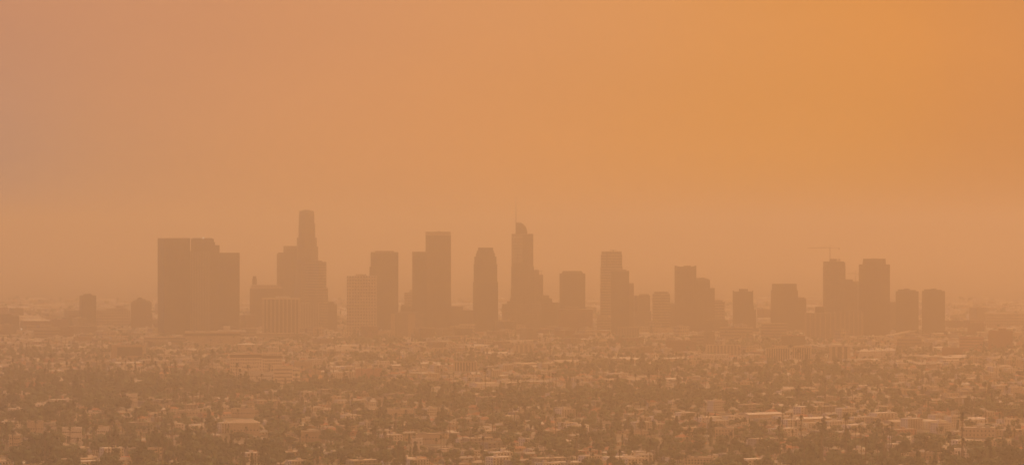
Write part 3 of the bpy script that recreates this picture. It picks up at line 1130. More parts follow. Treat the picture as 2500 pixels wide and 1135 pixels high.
# centre
low('pale low block with a small roof house below the helipad tower', 'building', 1457, 1527, 776, 812, M_CREAM, M_CREAM, 'office_block', dep=34, skin=FL,
    extra=lambda r, W, H, dep, s, pc, Z: (lambda b: (b.box((1485 - pc) * s, (1501 - pc) * s, 4, 20, H, Z(770), M_CREAM), b.build('roof_house', r)))(MB()))
low('reddish block with a long bright roof line, right of centre', 'building', 1243, 1340, 803, 822, M_PINK, M_ROOFW, 'warehouse', dep=40, skin=FR)
low('red flat building with a small white roof, below the spired tower', 'building', 1306, 1328, 782, 808, M_BRICK, M_ROOFR, 'office_block')
low('white slim stair tower block right of the notched shoulder tower foot', 'building', 1162, 1170, 786, 812, M_WHITE, M_WHITE, 'office_block', dep=10, bits=0)
low('pale apartment block of four bays left of the notched tower foot', 'apartment block', 1120, 1160, 792, 822, M_CREAM, M_ROOFW, 'apartment_block', skin=FW)
low('arcaded two-storey block with dark bays, centre of the flats', 'building', 1108, 1164, 884, 904, M_CREAM, M_ROOFT, 'low_building', pilaster=(5.5, 2.2, 1.0, M_CREAM), skin=M_DARK)
low('white-columned block right of the centre trees', 'building', 1255, 1302, 842, 868, M_CREAM, M_ROOFT, 'low_building', pilaster=(9, 4, 1.2, M_CREAM), skin=FG)
low('pair of bright flat roofs beyond the centre street', 'warehouse', 1503, 1544, 829, 838, M_CREAM, M_ROOFW, 'warehouse', dep=50)
low('broad grey block with upright window slots, right of centre', 'building', 1508, 1560, 800, 830, M_TAN, M_ROOFT, 'office_block', skin=FV)
low('dark long block with a bright roof line, right of centre', 'building', 1625, 1700, 832, 858, M_BRICK, M_ROOFW, 'low_building', skin=FR)
low('pale banded mid-rise left of the long banded slab', 'apartment block', 1690, 1718, 818, 848, M_CREAM, M_ROOFW, 'apartment_block', skin=FL)
low('grey twin-bay mid-rise between two pale banded blocks', 'apartment block', 1719, 1745, 810, 848, M_GREYW, M_ROOFT, 'apartment_block', skin=FG)
low('long banded slab of four storeys below the toothed crown tower', 'office block', 1757, 1838, 800, 836, M_CREAM, M_ROOFT, 'office_block', dep=28, skin=FL)
low('white low roof cluster left of the broad edge-lined tower foot', 'building', 1600, 1650, 803, 820, M_CREAM, M_ROOFW, 'warehouse')
low('pale stepped slab before the broad edge-lined tower', 'office block', 1858, 1920, 790, 832, M_CREAM, M_ROOFW, 'office_block', skin=FL)
low('dark brick block with pale rim behind the twin slotted blocks', 'office block', 1908, 1965, 820, 850, M_BRICK, M_ROOFT, 'office_block', skin=FD)
low('pale columned low block left of the twin slotted blocks', 'building', 1724, 1808, 843, 866, M_CREAM, M_ROOFT, 'low_building', pilaster=(7, 3, 1.0, M_CREAM), skin=FG)
low('white stepped apartment row below the pale columned block', 'apartment block', 1694, 1780, 866, 888, M_WHITE, M_ROOFW, 'apartment_block', win=(14, 2, 1.6, 1.6, 1))
low('pale twin-towered block, left half, with tall dark window slots', 'office block', 1871, 1928, 851, 886, M_CREAM, M_ROOFW, 'office_block', dep=26,
    pilaster=(4.6, 2.0, 1.2, M_CREAM), skin=M_DARK,
    extra=lambda r, W, H, dep, s, pc, Z: (lambda b: (b.box((1890 - pc) * s, (1922 - pc) * s, 6, 18, H, Z(843.5), M_CREAM), b.build('roof_house', r)))(MB()))
low('pale twin-towered block, right half, set back with a roof house', 'office block', 1934, 1980, 849, 887, M_CREAM, M_ROOFW, 'office_block', dep=26,
    pilaster=(4.6, 2.0, 1.2, M_CREAM), skin=M_DARK,
    extra=lambda r, W, H, dep, s, pc, Z: (lambda b: (b.box((1937 - pc) * s, (1962 - pc) * s, 6, 18, H, Z(844), M_CREAM), b.build('roof_house', r)))(MB()))

# right
low('pale frame block with dark glass bays, right of the twin slotted blocks', 'office block', 2026, 2074, 846, 884, M_CREAM, M_ROOFW, 'office_block', pilaster=(14, 4.5, 1.5, M_CREAM), skin=M_DARK)
for i, (a, w) in enumerate(((2096, 30), (2124, 30), (2152, 38))):
    low(['leftmost', 'middle', 'rightmost'][i] + ' of three white gabled sheds in a row', 'shed', a, a + w, 858 - i, 872, M_WHITE, M_ROOFW, 'shed', dep=26, hip=6,
        group='white gabled sheds in a row')


def long_hall():
    # a long roof running away from the camera to the right
    D0, D1 = 8000.0, 9000.0
    z = 14.0
    a = Vector((px_x(2170, D0), D0)); b_ = Vector((px_x(2312, D1), D1))
    d = b_ - a
    ang = math.atan2(d.y, d.x)
    root = tag(empty('elevated_road', (a.x, a.y, 0), ang), 'long pale viaduct running away below the rightmost tower pair', 'viaduct')
    l = d.length
    b = MB(); b.box(0, l, -7, 7, z - 1.6, z, M_CONC, mat('pale_road_deck', (.50, .44, .38))); b.build('deck', root)
    for sy in (-7, 6.6):
        b = MB(); b.box(0, l, sy, sy + .4, z + .004, z + 1.1, M_CREAM); b.build('barrier', root)
    me = None
    for i in range(22):
        if me is None:
            q = MB(); q.box(-.9, .9, -4, 4, -1, z - 1.61, M_CONC); me = q.mesh('pier')
        o = bpy.data.objects.new('pier', me); COL.objects.link(o); o.parent = root; o.location = (20 + i * (l - 40) / 21, 0, 0)
    for t in np.linspace(0, 1, 12):
        p = a + d * float(t)
        OCC.append((p.x, p.y, 24))
    RECTS.append((8300, 2175, 2310, 793, 806))


long_hall()
low('broad pale terminal with dark bays at the right edge skyline', 'terminal', 2405, 2530, 765, 800, M_CREAM, M_ROOFW, 'hall', skin=FW, dep=80)
low('dark red stepped brick block near the right edge', 'building', 2413, 2472, 809, 838, M_BRICK, M_ROOFR, 'brick_block', D=7450, dep=34,
    extra=lambda r, W, H, dep, s, pc, Z: (lambda b: (b.box((2437 - pc) * s, (2457 - pc) * s, -1.0, 16, -1, Z(801), M_BRICK, M_ROOFR), b.build('stair_tower', r)))(MB()))
low('gridded pale-rimmed brick block left of the dark red stepped block', 'building', 2342, 2402, 823, 860, M_PINK, M_ROOFW, 'brick_block', D=7300, dep=30, win=(16, 4, 1.9, 1.7, 6))
low('long pale warehouse with a bright roof line behind the red block', 'warehouse', 2385, 2520, 812, 828, M_CREAM, M_ROOFW, 'warehouse', dep=50)
low('dark mid-rise left of the right edge terminal', 'office block', 2362, 2404, 790, 822, M_BRICK, M_ROOFD, 'office_block', skin=FR)
low('flat dark long block behind the rightmost tower foot', 'office block', 2308, 2360, 784, 806, M_BRICK, M_ROOFD, 'office_block', skin=FB)
low('dark box with a thin bright roof edge, right of the white sheds', 'building', 2300, 2350, 850, 868, M_BRICK, M_ROOFW, 'low_building')
low('low pale ribbed block below the viaduct', 'building', 2190, 2250, 826, 848, M_TAN, M_ROOFT, 'low_building', skin=FL)

# near buildings the flats show clearly
NEAR = [
    ('white two-storey apartment house with dark windows among near left trees', 308, 336, 963, 990, M_WHITE, M_ROOFW, 5, 2, 'apartment_building'),
    ('long pale-roofed single-storey hall below the hotel palms', 565, 622, 999, 1016, M_CREAM, M_ROOFW, 8, 1, 'low_building'),
    ('pink low house with a pale roof on the left', 156, 182, 990, 998, M_PINK, M_ROOFT, 4, 1, 'house'),
    ('long brown-pink building among left trees', 60, 112, 935, 950, M_PINK, M_ROOFR, 9, 1, 'low_building'),
    ('row of white apartments at the lower left', 152, 200, 1046, 1064, M_WHITE, M_ROOFW, 9, 2, 'apartment_building'),
    ('white apartment house right of the lower left row', 232, 268, 1044, 1064, M_WHITE, M_CREAM, 7, 2, 'apartment_building'),
    ('pale house with arched front, lower left corner', 22, 50, 1062, 1082, M_CREAM, M_ROOFT, 5, 2, 'house'),
    ('pale wall block before the dark left trees', 66, 106, 1030, 1048, M_CREAM, M_ROOFT, 6, 1, 'low_building'),
    ('low white roof among trees left of the hotel palms', 430, 492, 1003, 1012, M_CREAM, M_ROOFW, 8, 1, 'low_building'),
    ('small white arched house right of the centre palms', 902, 918, 980, 994, M_WHITE, M_ROOFW, 3, 1, 'house'),
    ('large pale hip-roofed hall at the bottom left of centre', 560, 634, 1032, 1056, M_CREAM, M_ROOFT, 9, 1, 'hall'),
    ('wide white flat-roofed school in the lower centre', 945, 1010, 1000, 1020, M_CREAM, M_ROOFW, 10, 1, 'school_building'),
    ('white two-storey apartment house in the lower centre', 1316, 1332, 1094, 1116, M_WHITE, M_ROOFW, 3, 2, 'apartment_building'),
    ('grey-roofed long school at the lower right of centre', 1528, 1592, 1052, 1072, M_CREAM, M_ROOFG, 9, 1, 'school_building'),
    ('pale four-storey apartment block low on the right', 2345, 2430, 1045, 1068, M_CREAM, M_ROOFW, 9, 2, 'apartment_building'),
    ('long terraced white apartment block at the lower right edge', 2330, 2400, 1098, 1126, M_WHITE, M_ROOFW, 10, 3, 'apartment_building'),
    ('square cream apartment block low right of centre', 1745, 1792, 1046, 1074, M_CREAM, M_ROOFW, 6, 3, 'apartment_building'),
    ('broad cream apartment block along the bottom right of centre', 1670, 1740, 1118, 1146, M_CREAM, M_ROOFT, 9, 3, 'apartment_building'),
    ('long flat tan warehouse at the bottom left of centre', 735, 800, 1054, 1070, M_TAN, M_ROOFG, 8, 1, 'warehouse'),
    ('white corner block above the bottom left edge', 1005, 1032, 1072, 1096, M_WHITE, M_ROOFW, 3, 2, 'apartment_building'),
    ('long blue-grey roofed row in the bottom centre', 1015, 1075, 1060, 1078, M_CREAM, M_ROOFG, 9, 1, 'low_building'),
    ('wide dark-roofed hall at the bottom right corner', 2220, 2300, 1108, 1128, M_TAN, M_ROOFD, 10, 1, 'hall'),
]
for (lb, a, c, yt, yb, wl, rf, nx, nz, nm) in NEAR:
    D = depth_of(yb)
    Hh = (yb - yt) * D / F
    low(lb, nm.replace('_', ' '), a, c, yt, yb, wl, rf, nm, dep=14 + (c - a) * .12, win=(nx, nz, 1.5, min(1.5, Hh / nz * .5), 1.0), bits=2 if c - a > 30 else 1,
        hip=4.5 if 'hip-roofed' in lb or 'arched' in lb else None)

# ------------------------------------------------------------------ repeats: houses, blocks and trees of the flats
WALLS = [M_WHITE, M_CREAM, M_TAN, M_PINK, M_GREYW]
WNAME = {M_WHITE: 'white', M_CREAM: 'cream', M_TAN: 'tan', M_PINK: 'pink', M_GREYW: 'grey', M_BRICK: 'brick'}
RNAME = {M_ROOFW: 'white', M_ROOFG: 'grey', M_ROOFT: 'pale tan', M_ROOFB: 'dark shingle', M_ROOFR: 'terracotta', M_ROOFD: 'dark'}


class Tpl:
    """a kind's variant: parts [(name, MB, location)], words for its label, size"""

    def __init__(s, kind, cat, desc, w, d, h):
        s.kind, s.cat, s.desc, s.w, s.d, s.h = kind, cat, desc, w, d, h
        s.parts, s.wins = [], []
        s.meshes = None

    def add(s, name, mb, loc=(0, 0, 0)):
        s.parts.append((name, mb, loc))


def win_mb(w, h):
    b = MB(); b.box(-w / 2, w / 2, -.06, .06, 0, h, M_GLASS)
    return b


def add_windows(t, w, d, h, nx, ny, nz, ww=1.3, wh=1.3):
    fl = h / nz
    for k in range(nz):
        z = k * fl + fl * .35
        for i in range(nx):
            x = -w / 2 + w * (i + .5) / nx
            t.wins.append((x, -d / 2 - .03, z, 0, ww, wh))
        for j in range(ny):
            y = -d / 2 + d * (j + .5) / ny
            t.wins.append((-w / 2 - .03, y, z, 1, ww, wh))


def house(rng):
    wl = rng.choice([M_WHITE, M_CREAM, M_CREAM, M_TAN, M_PINK, M_GREYW])
    rf = rng.choice([M_ROOFB, M_ROOFR, M_ROOFT, M_ROOFG, M_ROOFG, M_ROOFW])
    w, d = rng.uniform(12, 19), rng.uniform(9, 12)
    h = rng.choice([3.4, 3.6, 6.2])
    hip = rng.choice([0.0, 1.0])
    rise = rng.uniform(1.8, 2.8)
    t = Tpl('house', 'house', f"{WNAME[wl]} {'two-storey ' if h > 5 else ''}house with {RNAME[rf]} {'hipped' if hip else 'gabled'} roof", w, d, h + rise)
    b = MB(); b.box(-w / 2, w / 2, -d / 2, d / 2, -1.2, h, wl)
    if rng.random() < .5:
        b.box(w / 2 - 5, w / 2 - .5, -d / 2 - 4, -d / 2 - .003, -1.2, 3.2, wl)
    t.add('wall', b)
    b = MB(); b.gable(-w / 2, w / 2, -d / 2, d / 2, h + .004, h + rise, rf, wl, .6, hip)
    t.add('roof', b)
    b = MB(); b.box(-.5, .5, -.4, .4, 0, rise + .8, M_BRICK)
    t.add('chimney', b, (w * rng.uniform(-.3, .3), d * .2, h))
    add_windows(t, w, d, h, 3, 2, 2 if h > 5 else 1, 1.5, 1.3)
    return t


def flat(rng):
    wl = rng.choice([M_WHITE, M_CREAM, M_CREAM, M_TAN, M_PINK, M_GREYW])
    rf = rng.choice([M_ROOFW, M_ROOFW, M_ROOFT, M_ROOFG])
    w, d = rng.uniform(16, 30), rng.uniform(13, 22)
    h = rng.choice([4.5, 5.5, 7.0])
    t = Tpl('flat_roofed_building', 'building', f"low {WNAME[wl]} building with flat {RNAME[rf]} roof", w, d, h + 1)
    b = MB(); b.box(-w / 2, w / 2, -d / 2, d / 2, -1.2, h, wl); t.add('wall', b)
    b = MB(); b.box(-w / 2 + .3, w / 2 - .3, -d / 2 + .3, d / 2 - .3, h + .004, h + .25, rf); t.add('roof', b)
    b = MB(); rimmed(b, [(-w / 2, -d / 2), (w / 2, -d / 2), (w / 2, d / 2), (-w / 2, d / 2)], h + .26, .6, wl); t.add('parapet', b)
    b = MB(); b.box(-1.4, 1.4, -1, 1, 0, 1.5, M_STEEL); t.add('roof_unit', b, (w * rng.uniform(-.3, .3), d * rng.uniform(-.2, .2), h + .26))
    add_windows(t, w, d, h, 4, 2, 1 if h < 6 else 2, 2.0, 1.4)
    return t


def apt(rng):
    wl = rng.choice([M_WHITE, M_CREAM, M_TAN, M_PINK, M_GREYW])
    rf = rng.choice([M_ROOFW, M_ROOFT, M_ROOFG])
    n = rng.choice([2, 3, 3, 4])
    w, d = rng.uniform(18, 34), rng.uniform(13, 18)
    h = n * 3.1 + .6
    t = Tpl('apartment_building', 'apartment building', f"{WNAME[wl]} {['', '', 'two', 'three', 'four'][n]}-storey apartment house", w, d, h + 1)
    b = MB(); b.box(-w / 2, w / 2, -d / 2, d / 2, -1.2, h, wl); t.add('wall', b)
    b = MB(); b.box(-w / 2 + .4, w / 2 - .4, -d / 2 + .4, d / 2 - .4, h + .004, h + .3, rf); t.add('roof', b)
    b = MB(); b.box(-2, 2, -1.8, 1.8, 0, 2.4, wl, rf); t.add('stair_head', b, (w * rng.uniform(-.3, .3), 0, h + .31))
    for k in range(1, n):
        b = MB(); b.box(-w * .32, w * .32, -d / 2 - 1.3, -d / 2 - .07, k * 3.1 - .15, k * 3.1 + .8, M_CONC); t.add('balcony', b)
    add_windows(t, w, d, n * 3.1, 6, 3, n, 1.5, 1.5)
    return t


def shed(rng):
    wl = rng.choice([M_WHITE, M_TAN, M_GREYW, M_CREAM])
    rf = rng.choice([M_ROOFW, M_ROOFW, M_ROOFG, M_ROOFT])
    w, d, h = rng.uniform(38, 70), rng.uniform(24, 36), rng.uniform(6, 9)
    t = Tpl('warehouse', 'warehouse', f"long {WNAME[wl]} warehouse with {RNAME[rf]} roof", w, d, h + 2)
    b = MB(); b.box(-w / 2, w / 2, -d / 2, d / 2, -1.2, h, wl); t.add('wall', b)
    b = MB(); b.gable(-w / 2, w / 2, -d / 2, d / 2, h + .004, h + 1.8, rf, wl, .4); t.add('roof', b)
    b = MB(); b.box(-2.5, 2.5, -.1, .1, 0, 4, M_STEEL); t.add('loading_door', b, (w * .2, -d / 2 - .12, 0))
    add_windows(t, w, d, h, 6, 2, 1, 2.2, 1.0)
    return t


def midrise(rng):
    m, w_ = rng.choice([(FR, 'red-brown'), (FG, 'grey'), (FL, 'pale banded'), (FB, 'brown'), (FD, 'dark'), (FW, 'pale gridded')])
    w, d, h = rng.uniform(24, 52), rng.uniform(22, 34), rng.uniform(14, 40)
    t = Tpl('office_block', 'office block', f"{'tall' if h > 27 else 'low'} {w_} mid-rise", w, d, h + 3)
    b = MB(); b.box(-w / 2, w / 2, -d / 2, d / 2, -1.2, h, m); t.add('wall', b)
    b = MB(); rimmed(b, [(-w / 2, -d / 2), (w / 2, -d / 2), (w / 2, d / 2), (-w / 2, d / 2)], h + .004, 1.0, M_CONC); t.add('parapet', b)
    b = MB(); b.box(-w * .18, w * .18, -4, 4, 0, rng.uniform(2, 4), M_CONC, M_ROOFG); t.add('roof_plant', b, (w * rng.uniform(-.2, .2), 0, h + .004))
    return t


# --- foliage
ICO_V = []
def _ico():
    p = (1 + 5 ** .5) / 2
    v = [(-1, p, 0), (1, p, 0), (-1, -p, 0), (1, -p, 0), (0, -1, p), (0, 1, p), (0, -1, -p), (0, 1, -p), (p, 0, -1), (p, 0, 1), (-p, 0, -1), (-p, 0, 1)]
    f = [(0, 11, 5), (0, 5, 1), (0, 1, 7), (0, 7, 10), (0, 10, 11), (1, 5, 9), (5, 11, 4), (11, 10, 2), (10, 7, 6), (7, 1, 8), (3, 9, 4), (3, 4, 2), (3, 2, 6), (3, 6, 8),
         (3, 8, 9), (4, 9, 5), (2, 4, 11), (6, 2, 10), (8, 6, 7), (9, 8, 1)]
    return [Vector(q).normalized() for q in v], f
ICO_V, ICO_F = _ico()


def clump(b, c, r, m, rng, nleaf, ls, squash=.8, core=True):
    if core:
        k = len(b.v)
        for q in ICO_V:
            s = r * rng.uniform(.55, .92)
            b.v.append((c[0] + q.x * s, c[1] + q.y * s, c[2] + q.z * s * squash))
        mi = b.mi(m)
        for f in ICO_F:
            b.f.append(tuple(k + i for i in f)); b.m.append(mi)
    for _ in range(nleaf):
        n = Vector((rng.gauss(0, 1), rng.gauss(0, 1), rng.gauss(0, 1) + .2)).normalized()
        p = Vector(c) + Vector((n.x, n.y, n.z * squash)) * r * rng.uniform(.75, 1.15)
        u = (n + Vector((rng.gauss(0, .6), rng.gauss(0, .6), rng.gauss(0, .6)))).orthogonal().normalized()
        w = n.cross(u).normalized()
        a, e = ls * rng.uniform(.6, 1.2), ls * rng.uniform(.5, 1.0)
        b.face([tuple(p - u * a - w * e * .3), tuple(p + w * e), tuple(p + u * a - w * e * .2), tuple(p - w * e)], m)


def broadleaf(rng, lod=0):
    R = rng.uniform(4.4, 6.8)
    H = rng.uniform(8.5, 13)
    base = rng.choice([0, 0, 1, 1, 2, 3])
    t = Tpl('broadleaf_tree', 'tree', ['dark', 'green', 'olive', 'pale green'][base] + ' broad-crowned tree', 2 * R, 2 * R, H)
    b = MB(); b.tube((0, 0, -1), (0, 0, H * .45), .45, .28, M_BARK, 5)
    if lod == 0:
        for _ in range(4):
            a = rng.uniform(0, 2 * PI)
            b.tube((0, 0, H * .35), (R * .55 * math.cos(a), R * .55 * math.sin(a), H * .66), .2, .08, M_BARK, 4)
    t.add('trunk', b)
    b = MB()
    n = [12, 6, 3][lod]
    for i in range(n):
        a = rng.uniform(0, 2 * PI)
        q = R * rng.uniform(.1, .72) * (1 if lod < 2 else .7)
        z = H * rng.uniform(.42, .86)
        if i == 0:
            q, z = 0, H * .78
        r = R * rng.uniform(.30, .5) * [1, 1.25, 1.6][lod]
        m = M_LEAF[min(3, max(0, base + rng.choice([-1, 0, 0, 1])))]
        clump(b, (q * math.cos(a), q * math.sin(a), z), r, m, rng, [26, 8, 3][lod], [.62, 1.1, 1.8][lod])
    t.add('crown', b)
    return t


def cypress(rng, lod=0):
    H = rng.uniform(10, 18); R = H * rng.uniform(.085, .15)
    m = rng.choice(M_LEAF[:2])
    t = Tpl('cypress_tree', 'tree', 'dark slender cypress', 2 * R, 2 * R, H)
    b = MB(); b.tube((0, 0, -1), (0, 0, H * .3), .3, .2, M_BARK, 5); t.add('trunk', b)
    b = MB()
    n = [9, 6, 4][lod]
    for i in range(n):
        f = (i + .5) / n
        clump(b, (rng.uniform(-.2, .2), rng.uniform(-.2, .2), H * (.1 + .84 * f)), R * (1.1 - .75 * f ** 1.5), m, rng, [16, 6, 2][lod], .6 + .3 * lod, H / n / R * .9)
    t.add('crown', b)
    return t


def pine(rng, lod=0):
    H = rng.uniform(15, 22); R = rng.uniform(4.0, 6.0)
    t = Tpl('pine_tree', 'tree', 'tall dark conical pine', 2 * R, 2 * R, H)
    b = MB(); b.tube((0, 0, -1), (0, 0, H * .9), .5, .1, M_BARK, 5); t.add('trunk', b)
    b = MB()
    n = [16, 9, 5][lod]
    for i in range(n):
        f = (i + .3) / n
        a = rng.uniform(0, 2 * PI)
        q = R * (1 - f) * .5
        clump(b, (q * math.cos(a), q * math.sin(a), H * (.22 + .74 * f)), R * (1.05 - .85 * f) * .8, M_LEAF[rng.choice([0, 0, 1])], rng, [16, 6, 2][lod], .8 + .4 * lod, .75)
    t.add('crown', b)
    return t


def palm(rng, lod=0):
    H = rng.uniform(15, 25)
    t = Tpl('palm_tree', 'palm tree', 'tall thin fan palm', 4.4, 4.4, H + 1)
    b = MB()
    lx, ly = rng.uniform(-.8, .8), rng.uniform(-.8, .8)
    b.tube((0, 0, -1), (lx * .5, ly * .5, H * .5), .42, .32, M_PBARK, 5)
    b.tube((lx * .5, ly * .5, H * .5), (lx, ly, H), .32, .26, M_PBARK, 5)
    t.add('trunk', b)
    b = MB()
    for i in range([30, 16, 8][lod]):
        a = rng.uniform(0, 2 * PI); e = rng.uniform(-.5, 1.2); l = rng.uniform(2.4, 3.4)
        d = Vector((math.cos(a) * math.cos(e), math.sin(a) * math.cos(e), math.sin(e)))
        s = Vector((-math.sin(a), math.cos(a), 0)) * (.5 + .35 * lod)
        p0 = Vector((lx, ly, H)); p1 = p0 + d * l * .6; p2 = p0 + d * l - Vector((0, 0, .6))
        b.face([tuple(p0 - s * .3), tuple(p1 - s), tuple(p1 + s), tuple(p0 + s * .3)], M_FROND)
        b.face([tuple(p1 - s), tuple(p2 - s * .3), tuple(p2 + s * .3), tuple(p1 + s)], M_FROND)
    clump(b, (lx, ly, H - .2), 1.7, M_FROND, rng, 0, .5)
    t.add('crown', b)
    b = MB(); clump(b, (lx, ly, H - 1.6), .7, M_DEAD, rng, 4, .5, 1.6); t.add('dead_skirt', b)
    return t


rg = random.Random(11)
KINDS = {
    'house': [house(rg) for _ in range(22)],
    'flat_roofed_building': [flat(rg) for _ in range(14)],
    'apartment_building': [apt(rg) for _ in range(12)],
    'warehouse': [shed(rg) for _ in range(6)],
    'office_block': [midrise(rg) for _ in range(16)],
}
TREES = {'broadleaf_tree': (broadleaf, 14), 'cypress_tree': (cypress, 4), 'pine_tree': (pine, 4), 'palm_tree': (palm, 6)}
TLOD = {}
for k, (fn, n) in TREES.items():
    for lod in range(3):
        TLOD[(k, lod)] = [fn(random.Random(100 + i), lod) for i in range(n)]
    KINDS[k] = TLOD[(k, 0)]


def flatten(t, windows=True):
    """a template as arrays for the far masses: vertices, loops, totals, material names"""
    V, LP, TT, MI = [], [], [], []
    mbs = [(mb, loc, 0) for _, mb, loc in t.parts]
    n = 0
    for mb, loc, r in mbs:
        V.append(np.array(mb.v, float) + np.array(loc))
        for f, mi in zip(mb.f, mb.m):
            LP.extend(n + i for i in f); TT.append(len(f)); MI.append(mb.mats[mi].name)
        n += len(mb.v)
    if windows:
        for (x, y, z, side, w, h) in t.wins:
            if side:
                q = [(x, y + w / 2, z), (x, y - w / 2, z), (x, y - w / 2, z + h), (x, y + w / 2, z + h)]
            else:
                q = [(x - w / 2, y, z), (x + w / 2, y, z), (x + w / 2, y, z + h), (x - w / 2, y, z + h)]
            V.append(np.array(q, float))
            LP.extend([n, n + 1, n + 2, n + 3]); TT.append(4); MI.append(M_GLASS.name); n += 4
    return np.concatenate(V), np.array(LP), np.array(TT), MI


def merge(name, items, label, cat):
    """items: (flat template, x, y, z, rot, scale, heightscale) -> ONE stuff object"""
    if not items:
        return
    mats, V, LP, TT, MI = [], [], [], [], []
    n = 0
    for (fv, fl, ft, fm), x, y, z, r, s, hs in items:
        c, si = math.cos(r) * s, math.sin(r) * s
        v = np.empty_like(fv)
        v[:, 0] = fv[:, 0] * c - fv[:, 1] * si + x
        v[:, 1] = fv[:, 0] * si + fv[:, 1] * c + y
        v[:, 2] = fv[:, 2] * s * hs + z
        V.append(v); LP.append(fl + n); TT.append(ft)
        ids = []
        for q in fm:
            if q not in mats:
                mats.append(q)
            ids.append(mats.index(q))
        MI.append(np.array(ids))
        n += len(v)
    V = np.concatenate(V).astype(np.float32); LP = np.concatenate(LP).astype(np.int32); TT = np.concatenate(TT).astype(np.int32); MI = np.concatenate(MI).astype(np.int32)
    me = bpy.data.meshes.new(name)
    me.vertices.add(len(V)); me.vertices.foreach_set('co', V.ravel())
    me.loops.add(len(LP)); me.loops.foreach_set('vertex_index', LP)
    me.polygons.add(len(TT))
    me.polygons.foreach_set('loop_start', np.concatenate([[0], np.cumsum(TT)[:-1]]).astype(np.int32))
    for q in mats:
        me.materials.append(MATS[q])
    me.polygons.foreach_set('material_index', MI)
    me.update(calc_edges=True)
    o = bpy.data.objects.new(name, me)
    COL.objects.link(o)
    tag(o, label, cat, kind='stuff')


# --- where they stand
occ = np.array(OCC)


def free(x, y, r):
    r = min(r, 14) if r > 14 and y < 7700 else r
    d = np.hypot(occ[:, 0] - x, occ[:, 1] - y)
    return not np.any(d < occ[:, 2] + r)


items = []   # (kind, variant, x, y, rot, scale, hscale)
rs = random.Random(5)


def patch(x, y):
    """0..1: where the flats are leafier"""
    v = .5 + .3 * math.sin(x / 150 + 1.7 * math.sin(y / 330)) + .3 * math.sin(y / 210 + x / 300 + 2)
    return min(1, max(0, v)) ** 1.3


ci = CG; si_ = SG
for i in range(-40, 75):
    for j in range(0, 135):
        p0, q0 = i * (BW + ST) + ST / 2, j * (BD + ST) + ST / 2
        cx, cy = g2w(p0 + BW / 2, q0 + BD / 2)
        if not in_view(cx, cy, 260) or cy > 11500:
            continue
        com = rs.random() < (.10 if cy < 6200 else .30 if cy < 7800 else .75)
        leaf = patch(cx, cy)
        leaf = min(1.0, max(0.0, leaf + (.28 if cx < -150 and cy < 6000 else .05 if cy < 5600 else -.1)))
        for row in (0, 1):
            p = p0 + 4
            while p < p0 + BW - 8:
                if com:
                    k = rs.choices(['flat_roofed_building', 'warehouse', 'apartment_building', None], [5, 2, 3, 2])[0]
                else:
                    k = rs.choices(['house', 'flat_roofed_building', 'apartment_building', None], [10, 1.3, 2.2, 1.5 + 12 * leaf ** 2])[0]
                if k is None:
                    p += rs.uniform(14, 26); continue
                vi = rs.randrange(len(KINDS[k])); t = KINDS[k][vi]
                w = t.w
                if p + w > p0 + BW:
                    break
                q = q0 + (BD * .27 if row == 0 else BD * .73) + rs.uniform(-3, 3)
                x, y = g2w(p + w / 2, q)
                if in_view(x, y, 130) and free(x, y, max(w, t.d) * .55):
                    items.append((k, vi, x, y, GA + (0 if rs.random() < .5 else PI) + rs.uniform(-.03, .03), 1.0, rs.uniform(.92, 1.1)))
                p += w + rs.uniform(4, 9)
        # trees: along the kerbs and in the back gardens
        nt_ = int((rs.uniform(8, 14) + 34 * leaf) * (.45 if com else 1.0) * (1 if cy < 8300 else .5))
        for _ in range(nt_):
            if rs.random() < .3 + .4 * leaf:
                q = q0 + BD * .5 + rs.uniform(-9, 9) * (1 + 3 * leaf)
            else:
                q = q0 + rs.choice([3, BD - 3]) + rs.uniform(-2, 2)
            x, y = g2w(p0 + rs.uniform(3, BW - 3), q)
            k = rs.choices(['broadleaf_tree', 'cypress_tree', 'pine_tree', 'palm_tree'], [10, .9, .6, 1.7])[0]
            if in_view(x, y, 130) and free(x, y, 2):
                items.append((k, rs.randrange(len(KINDS[k])), x, y, rs.uniform(0, 2 * PI), rs.uniform(.75, 1.3) + (.9 if cy < 6300 else .3) * leaf * rs.random() ** 1.5, rs.uniform(.85, 1.1)))
# rows and stands the photograph shows
def stand(k, px0, px1, y0, y1, n, s0, s1, hs=(1, 1)):
    for _ in range(n):
        D = depth_of(rs.uniform(y0, y1)); x = px_x(rs.uniform(px0, px1), D)
        if free(x, D, 1):
            items.append((k, rs.randrange(len(KINDS[k])), x, D, rs.uniform(0, 2 * PI), rs.uniform(s0, s1), rs.uniform(*hs)))


stand('palm_tree', 425, 560, 1000, 1015, 16, .9, 1.15)
stand('palm_tree', 560, 760, 985, 1005, 16, .8, 1.1)
stand('palm_tree', 745, 830, 980, 1000, 8, .8, 1.1)
stand('palm_tree', 930, 1000, 975, 985, 6, .8, 1.0)
stand('palm_tree', 0, 120, 868, 880, 8, .9, 1.1)
stand('palm_tree', 160, 320, 866, 885, 9, .9, 1.1)
stand('palm_tree', 440, 470, 850, 856, 4, .8, 1.0)
stand('broadleaf_tree', 868, 918, 884, 888, 14, 1.5, 1.9)
stand('broadleaf_tree', 850, 975, 840, 846, 26, 1.3, 1.8)
stand('broadleaf_tree', 360, 400, 872, 878, 10, 1.5, 1.9)
stand('broadleaf_tree', 560, 690, 950, 965, 24, 1.3, 1.8)
stand('broadleaf_tree', 190, 310, 990, 1012, 22, 1.5, 2.0)
stand('broadleaf_tree', 100, 190, 1010, 1035, 16, 1.5, 2.0)
stand('broadleaf_tree', 0, 80, 1000, 1030, 16, 1.4, 1.9)
stand('pine_tree', 238, 252, 930, 934, 2, 1.2, 1.4)
